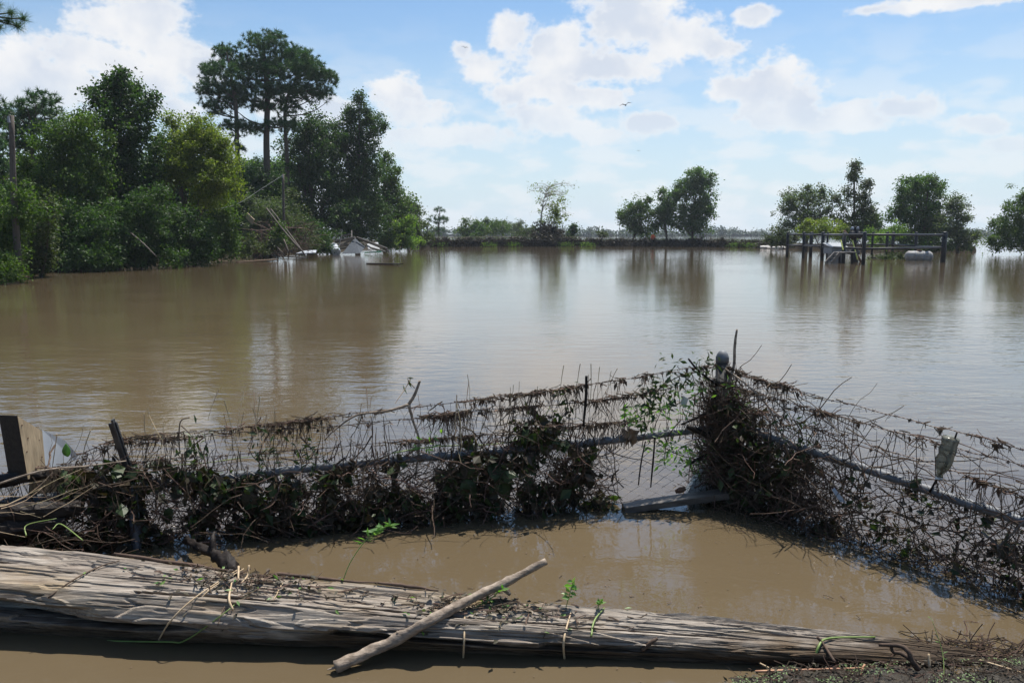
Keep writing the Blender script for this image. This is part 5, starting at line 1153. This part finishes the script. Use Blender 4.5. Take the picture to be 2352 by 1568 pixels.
# ------------------------------------------------------------------ mud bank in the lower right corner
def mud_bank():
    nx, ny = 150, 90; x = np.linspace(.55, 3.2, nx); y = np.linspace(1.3, 2.86, ny); X, Y = np.meshgrid(x, y, indexing='ij')
    edge = np.interp(X, [.55, .81, 1.0, 1.33, 1.82, 2.3, 3.2], [2.50, 2.665, 2.735, 2.755, 2.79, 2.85, 2.95])
    d = edge - Y; Z = np.clip(d*.22 + .006, -.12, .04) + .034*(vnoise(X*9, Y*9, 51)-.5) + .03*(vnoise(X*24, Y*24, 52)-.5) + .006*(vnoise(X*60, Y*60, 53)-.5)
    Z += np.clip(-d, 0, 1)*-.2
    idx = np.arange(nx*ny).reshape(nx, ny); q = np.stack((idx[:-1, :-1], idx[1:, :-1], idx[1:, 1:], idx[:-1, 1:]), -1).reshape(-1, 4)
    k = MB(); k.add(np.stack((X, Y, Z), -1).reshape(-1, 3), q); simple('mud_bank', 'glistening black mud bank in the lower right corner', 'mud', k, M['mud'], kind='structure', smooth=True)
    def zat(px, py): 
        e = np.interp(px, [.55, .81, 1.0, 1.33, 1.82, 2.3, 3.2], [2.50, 2.665, 2.735, 2.755, 2.79, 2.85, 2.95]); return np.clip((e-py)*.22 + .006, -.01, .04)
    n = 9000; px = .7 + 2.2*rng.random(n); py = 2.3 + .6*rng.random(n); e = np.interp(px, [.55, .81, 1.0, 1.33, 1.82, 2.3, 3.2], [2.50, 2.665, 2.735, 2.755, 2.79, 2.85, 2.95])
    kp = (py < e + .01) & (vnoise(px*7, py*7, 61) > .38); px, py = px[kp], py[kp]; n = len(px)
    C = np.stack((px, py, zat(px, py) + .012 + .012*rng.random(n)), -1); k = MB(); k.leaves(C, rnd(n)*np.array((1, 1, .15)), nrm(rnd(n)*.25+np.array((0, 0, 1))), .005 + .006*rng.random(n), .006)
    simple('duckweed', 'green duckweed specks spread over the mud', 'duckweed', k, M['duck'], kind='stuff')
    n = 4200; px = .75 + 2.2*rng.random(n); py = 2.3 + .6*rng.random(n); e = np.interp(px, [.55, .81, 1.0, 1.33, 1.82, 2.3, 3.2], [2.50, 2.665, 2.735, 2.755, 2.79, 2.85, 2.95]); kp = (py < e + .015) & (vnoise(px*6+5, py*6, 63) > .3); px, py = px[kp], py[kp]; n = len(px)
    C = np.stack((px, py, zat(px, py) + .008 + .02*rng.random(n)), -1); k = MB(); k.leaves(C, rnd(n)*np.array((1, 1, .3)), nrm(rnd(n)*.5+np.array((0, 0, 1))), .008 + .022*rng.random(n)**2, .009)
    simple('leaf_litter', 'dark rotten plant scraps covering the mud bank', 'litter', k, M['deadleaf'], kind='stuff')
    n = 1000; px = .8 + 2.1*rng.random(n); py = 2.3 + .55*rng.random(n); e = np.interp(px, [.55, .81, 1.0, 1.33, 1.82, 2.3, 3.2], [2.50, 2.665, 2.735, 2.755, 2.79, 2.85, 2.95]); kp = py < e + .02; px, py = px[kp], py[kp]; n = len(px)
    C = np.stack((px, py, zat(px, py) + .012 + .02*rng.random(n)), -1); k = MB(); k.tubes(twig_paths(C, rnd(n)*np.array((1, .6, .2)), .03 + .12*rng.random(n)**2, 5, .25), np.outer(.001 + .0025*rng.random(n)**2, np.linspace(1, .6, 5)), 4)
    simple('twig_litter', 'twigs and rootlets strewn over the mud bank', 'litter', k, M['twig'], kind='stuff')
mud_bank()
GM = 'sticks and reeds on the mud bank'
stalk([(1735,1541,2.70), (1860,1537,2.71), (1985,1533,2.72)], .0045, 'long reddish reed lying along the edge of the mud', 'red_reed', GM, 'reed', 'reed', on_log=False)
stalk([(1974,1552,2.68), (1986,1524,2.71)], .0055, 'short pinkish reed stub standing beside the long reed', 'red_reed', GM, 'reed', 'reed', on_log=False)
stalk([(2045,1542,2.69), (2095,1568,2.64)], .004, 'pale reed pointing towards the viewer on the mud', 'straw', GM, 'reed', 'reed', on_log=False)
stalk([(2135,1532,2.72), (2133,1500,2.74)], .005, 'short tan stub standing left of the curled root', 'straw', GM, 'reed', 'reed', on_log=False)
stalk([(1745,1522,2.74), (1790,1545,2.7), (1830,1566,2.66)], .003, 'thin yellowish stem bent over the water at the mud edge', 'straw', GM, 'reed', 'reed', on_log=False)
stalk([(1870,1530,2.73), (1880,1485,2.79), (1905,1465,2.83), (2010,1462,2.87)], .0048, 'bent green stem arching over the right end of the log', 'green_stalk', None, 'green_stem', 'stem')
stalk([(2250,1515,2.74), (2400,1560,2.66)], .0035, 'long thin straw lying across the mud at the right edge', 'straw', GM, 'reed', 'reed', on_log=False)
fork('bare_stick', 'dark stick leaning on the right end of the log', [([lg(1877,1462,.03), lg(1892,1480,.012), at(1918,1520,2.72)], [.006, .005, .006])], 'twig')
fork('curled_root', 'dark curled root looping up from the mud beside the log',
     [([at(2108,1535,2.70), at(2094,1515,2.70), at(2086,1495,2.71), at(2065,1482,2.73), at(2018,1480,2.75)], [.013, .010, .009, .008, .006]), ([at(2090,1512,2.71), at(2070,1500,2.74), at(2052,1496,2.755), at(2046,1482,2.76)], [.009, .0075, .007, .006])], 'twig', cat='root', sides=10)
fork('bare_stick', 'short brown stick lying on the log left of the curled root', [([lg(1475,1492,.010), lg(1495,1475,.010), lg(1510,1465,.012)], [.008, .008, .006])], 'twig')
k = MB(); c = gnd(2250, 1494); n = 160; P = c + rnd(n)*np.array((.16, .05, .008)) + np.array((0, 0, .008)); k.tubes(twig_paths(P, rnd(n)*np.array((1, .5, .1)), .05 + .1*rng.random(n), 4, .2), np.full((n, 4), .002), 4); simple('twig_raft', 'dark raft of twigs floating beyond the right end of the log', 'debris', k, M['twig'], kind='stuff')

n = 240; P = np.stack((-1.6 + 3.6*rng.random(n), 2.55 + 2.0*rng.random(n), np.full(n, .004)), -1); P[:90, 1] = 3.35 + .1*rng.normal(size=90)
k = MB(); k.leaves(P, rnd(n)*np.array((1, 1, 0)), np.array((0, 0, 1.)) + rnd(n)*.05, .004 + .018*rng.random(n)**3, .006); k.tubes(twig_paths(P[:16] + (0, 0, .001), rnd(16)*np.array((1, .5, 0.01)), .02 + .04*rng.random(16), 4, .15), np.full((16, 4), .0014), 4)
simple('floating_litter', 'small bits of leaf and twig floating in the pool between log and fence', 'litter', k, M['root'], kind='stuff')

# ------------------------------------------------------------------ haze
def haze():
    k = MB(); k.box((0, 520, 13.0), (2600, 1160, 29.0)); m = bpy.data.materials.new('moist air'); m.use_nodes = True; t = m.node_tree; t.nodes.clear()
    o = N(t, 'ShaderNodeOutputMaterial'); v = N(t, 'ShaderNodeVolumePrincipled'); v.inputs['Density'].default_value = .00032; v.inputs['Color'].default_value = (.80, .88, 1, 1); v.inputs['Anisotropy'].default_value = .2
    t.links.new(v.outputs[0], o.inputs['Volume']); tag(k.build('haze', m), 'pale summer haze over the flooded land', 'haze', kind='stuff')
haze()
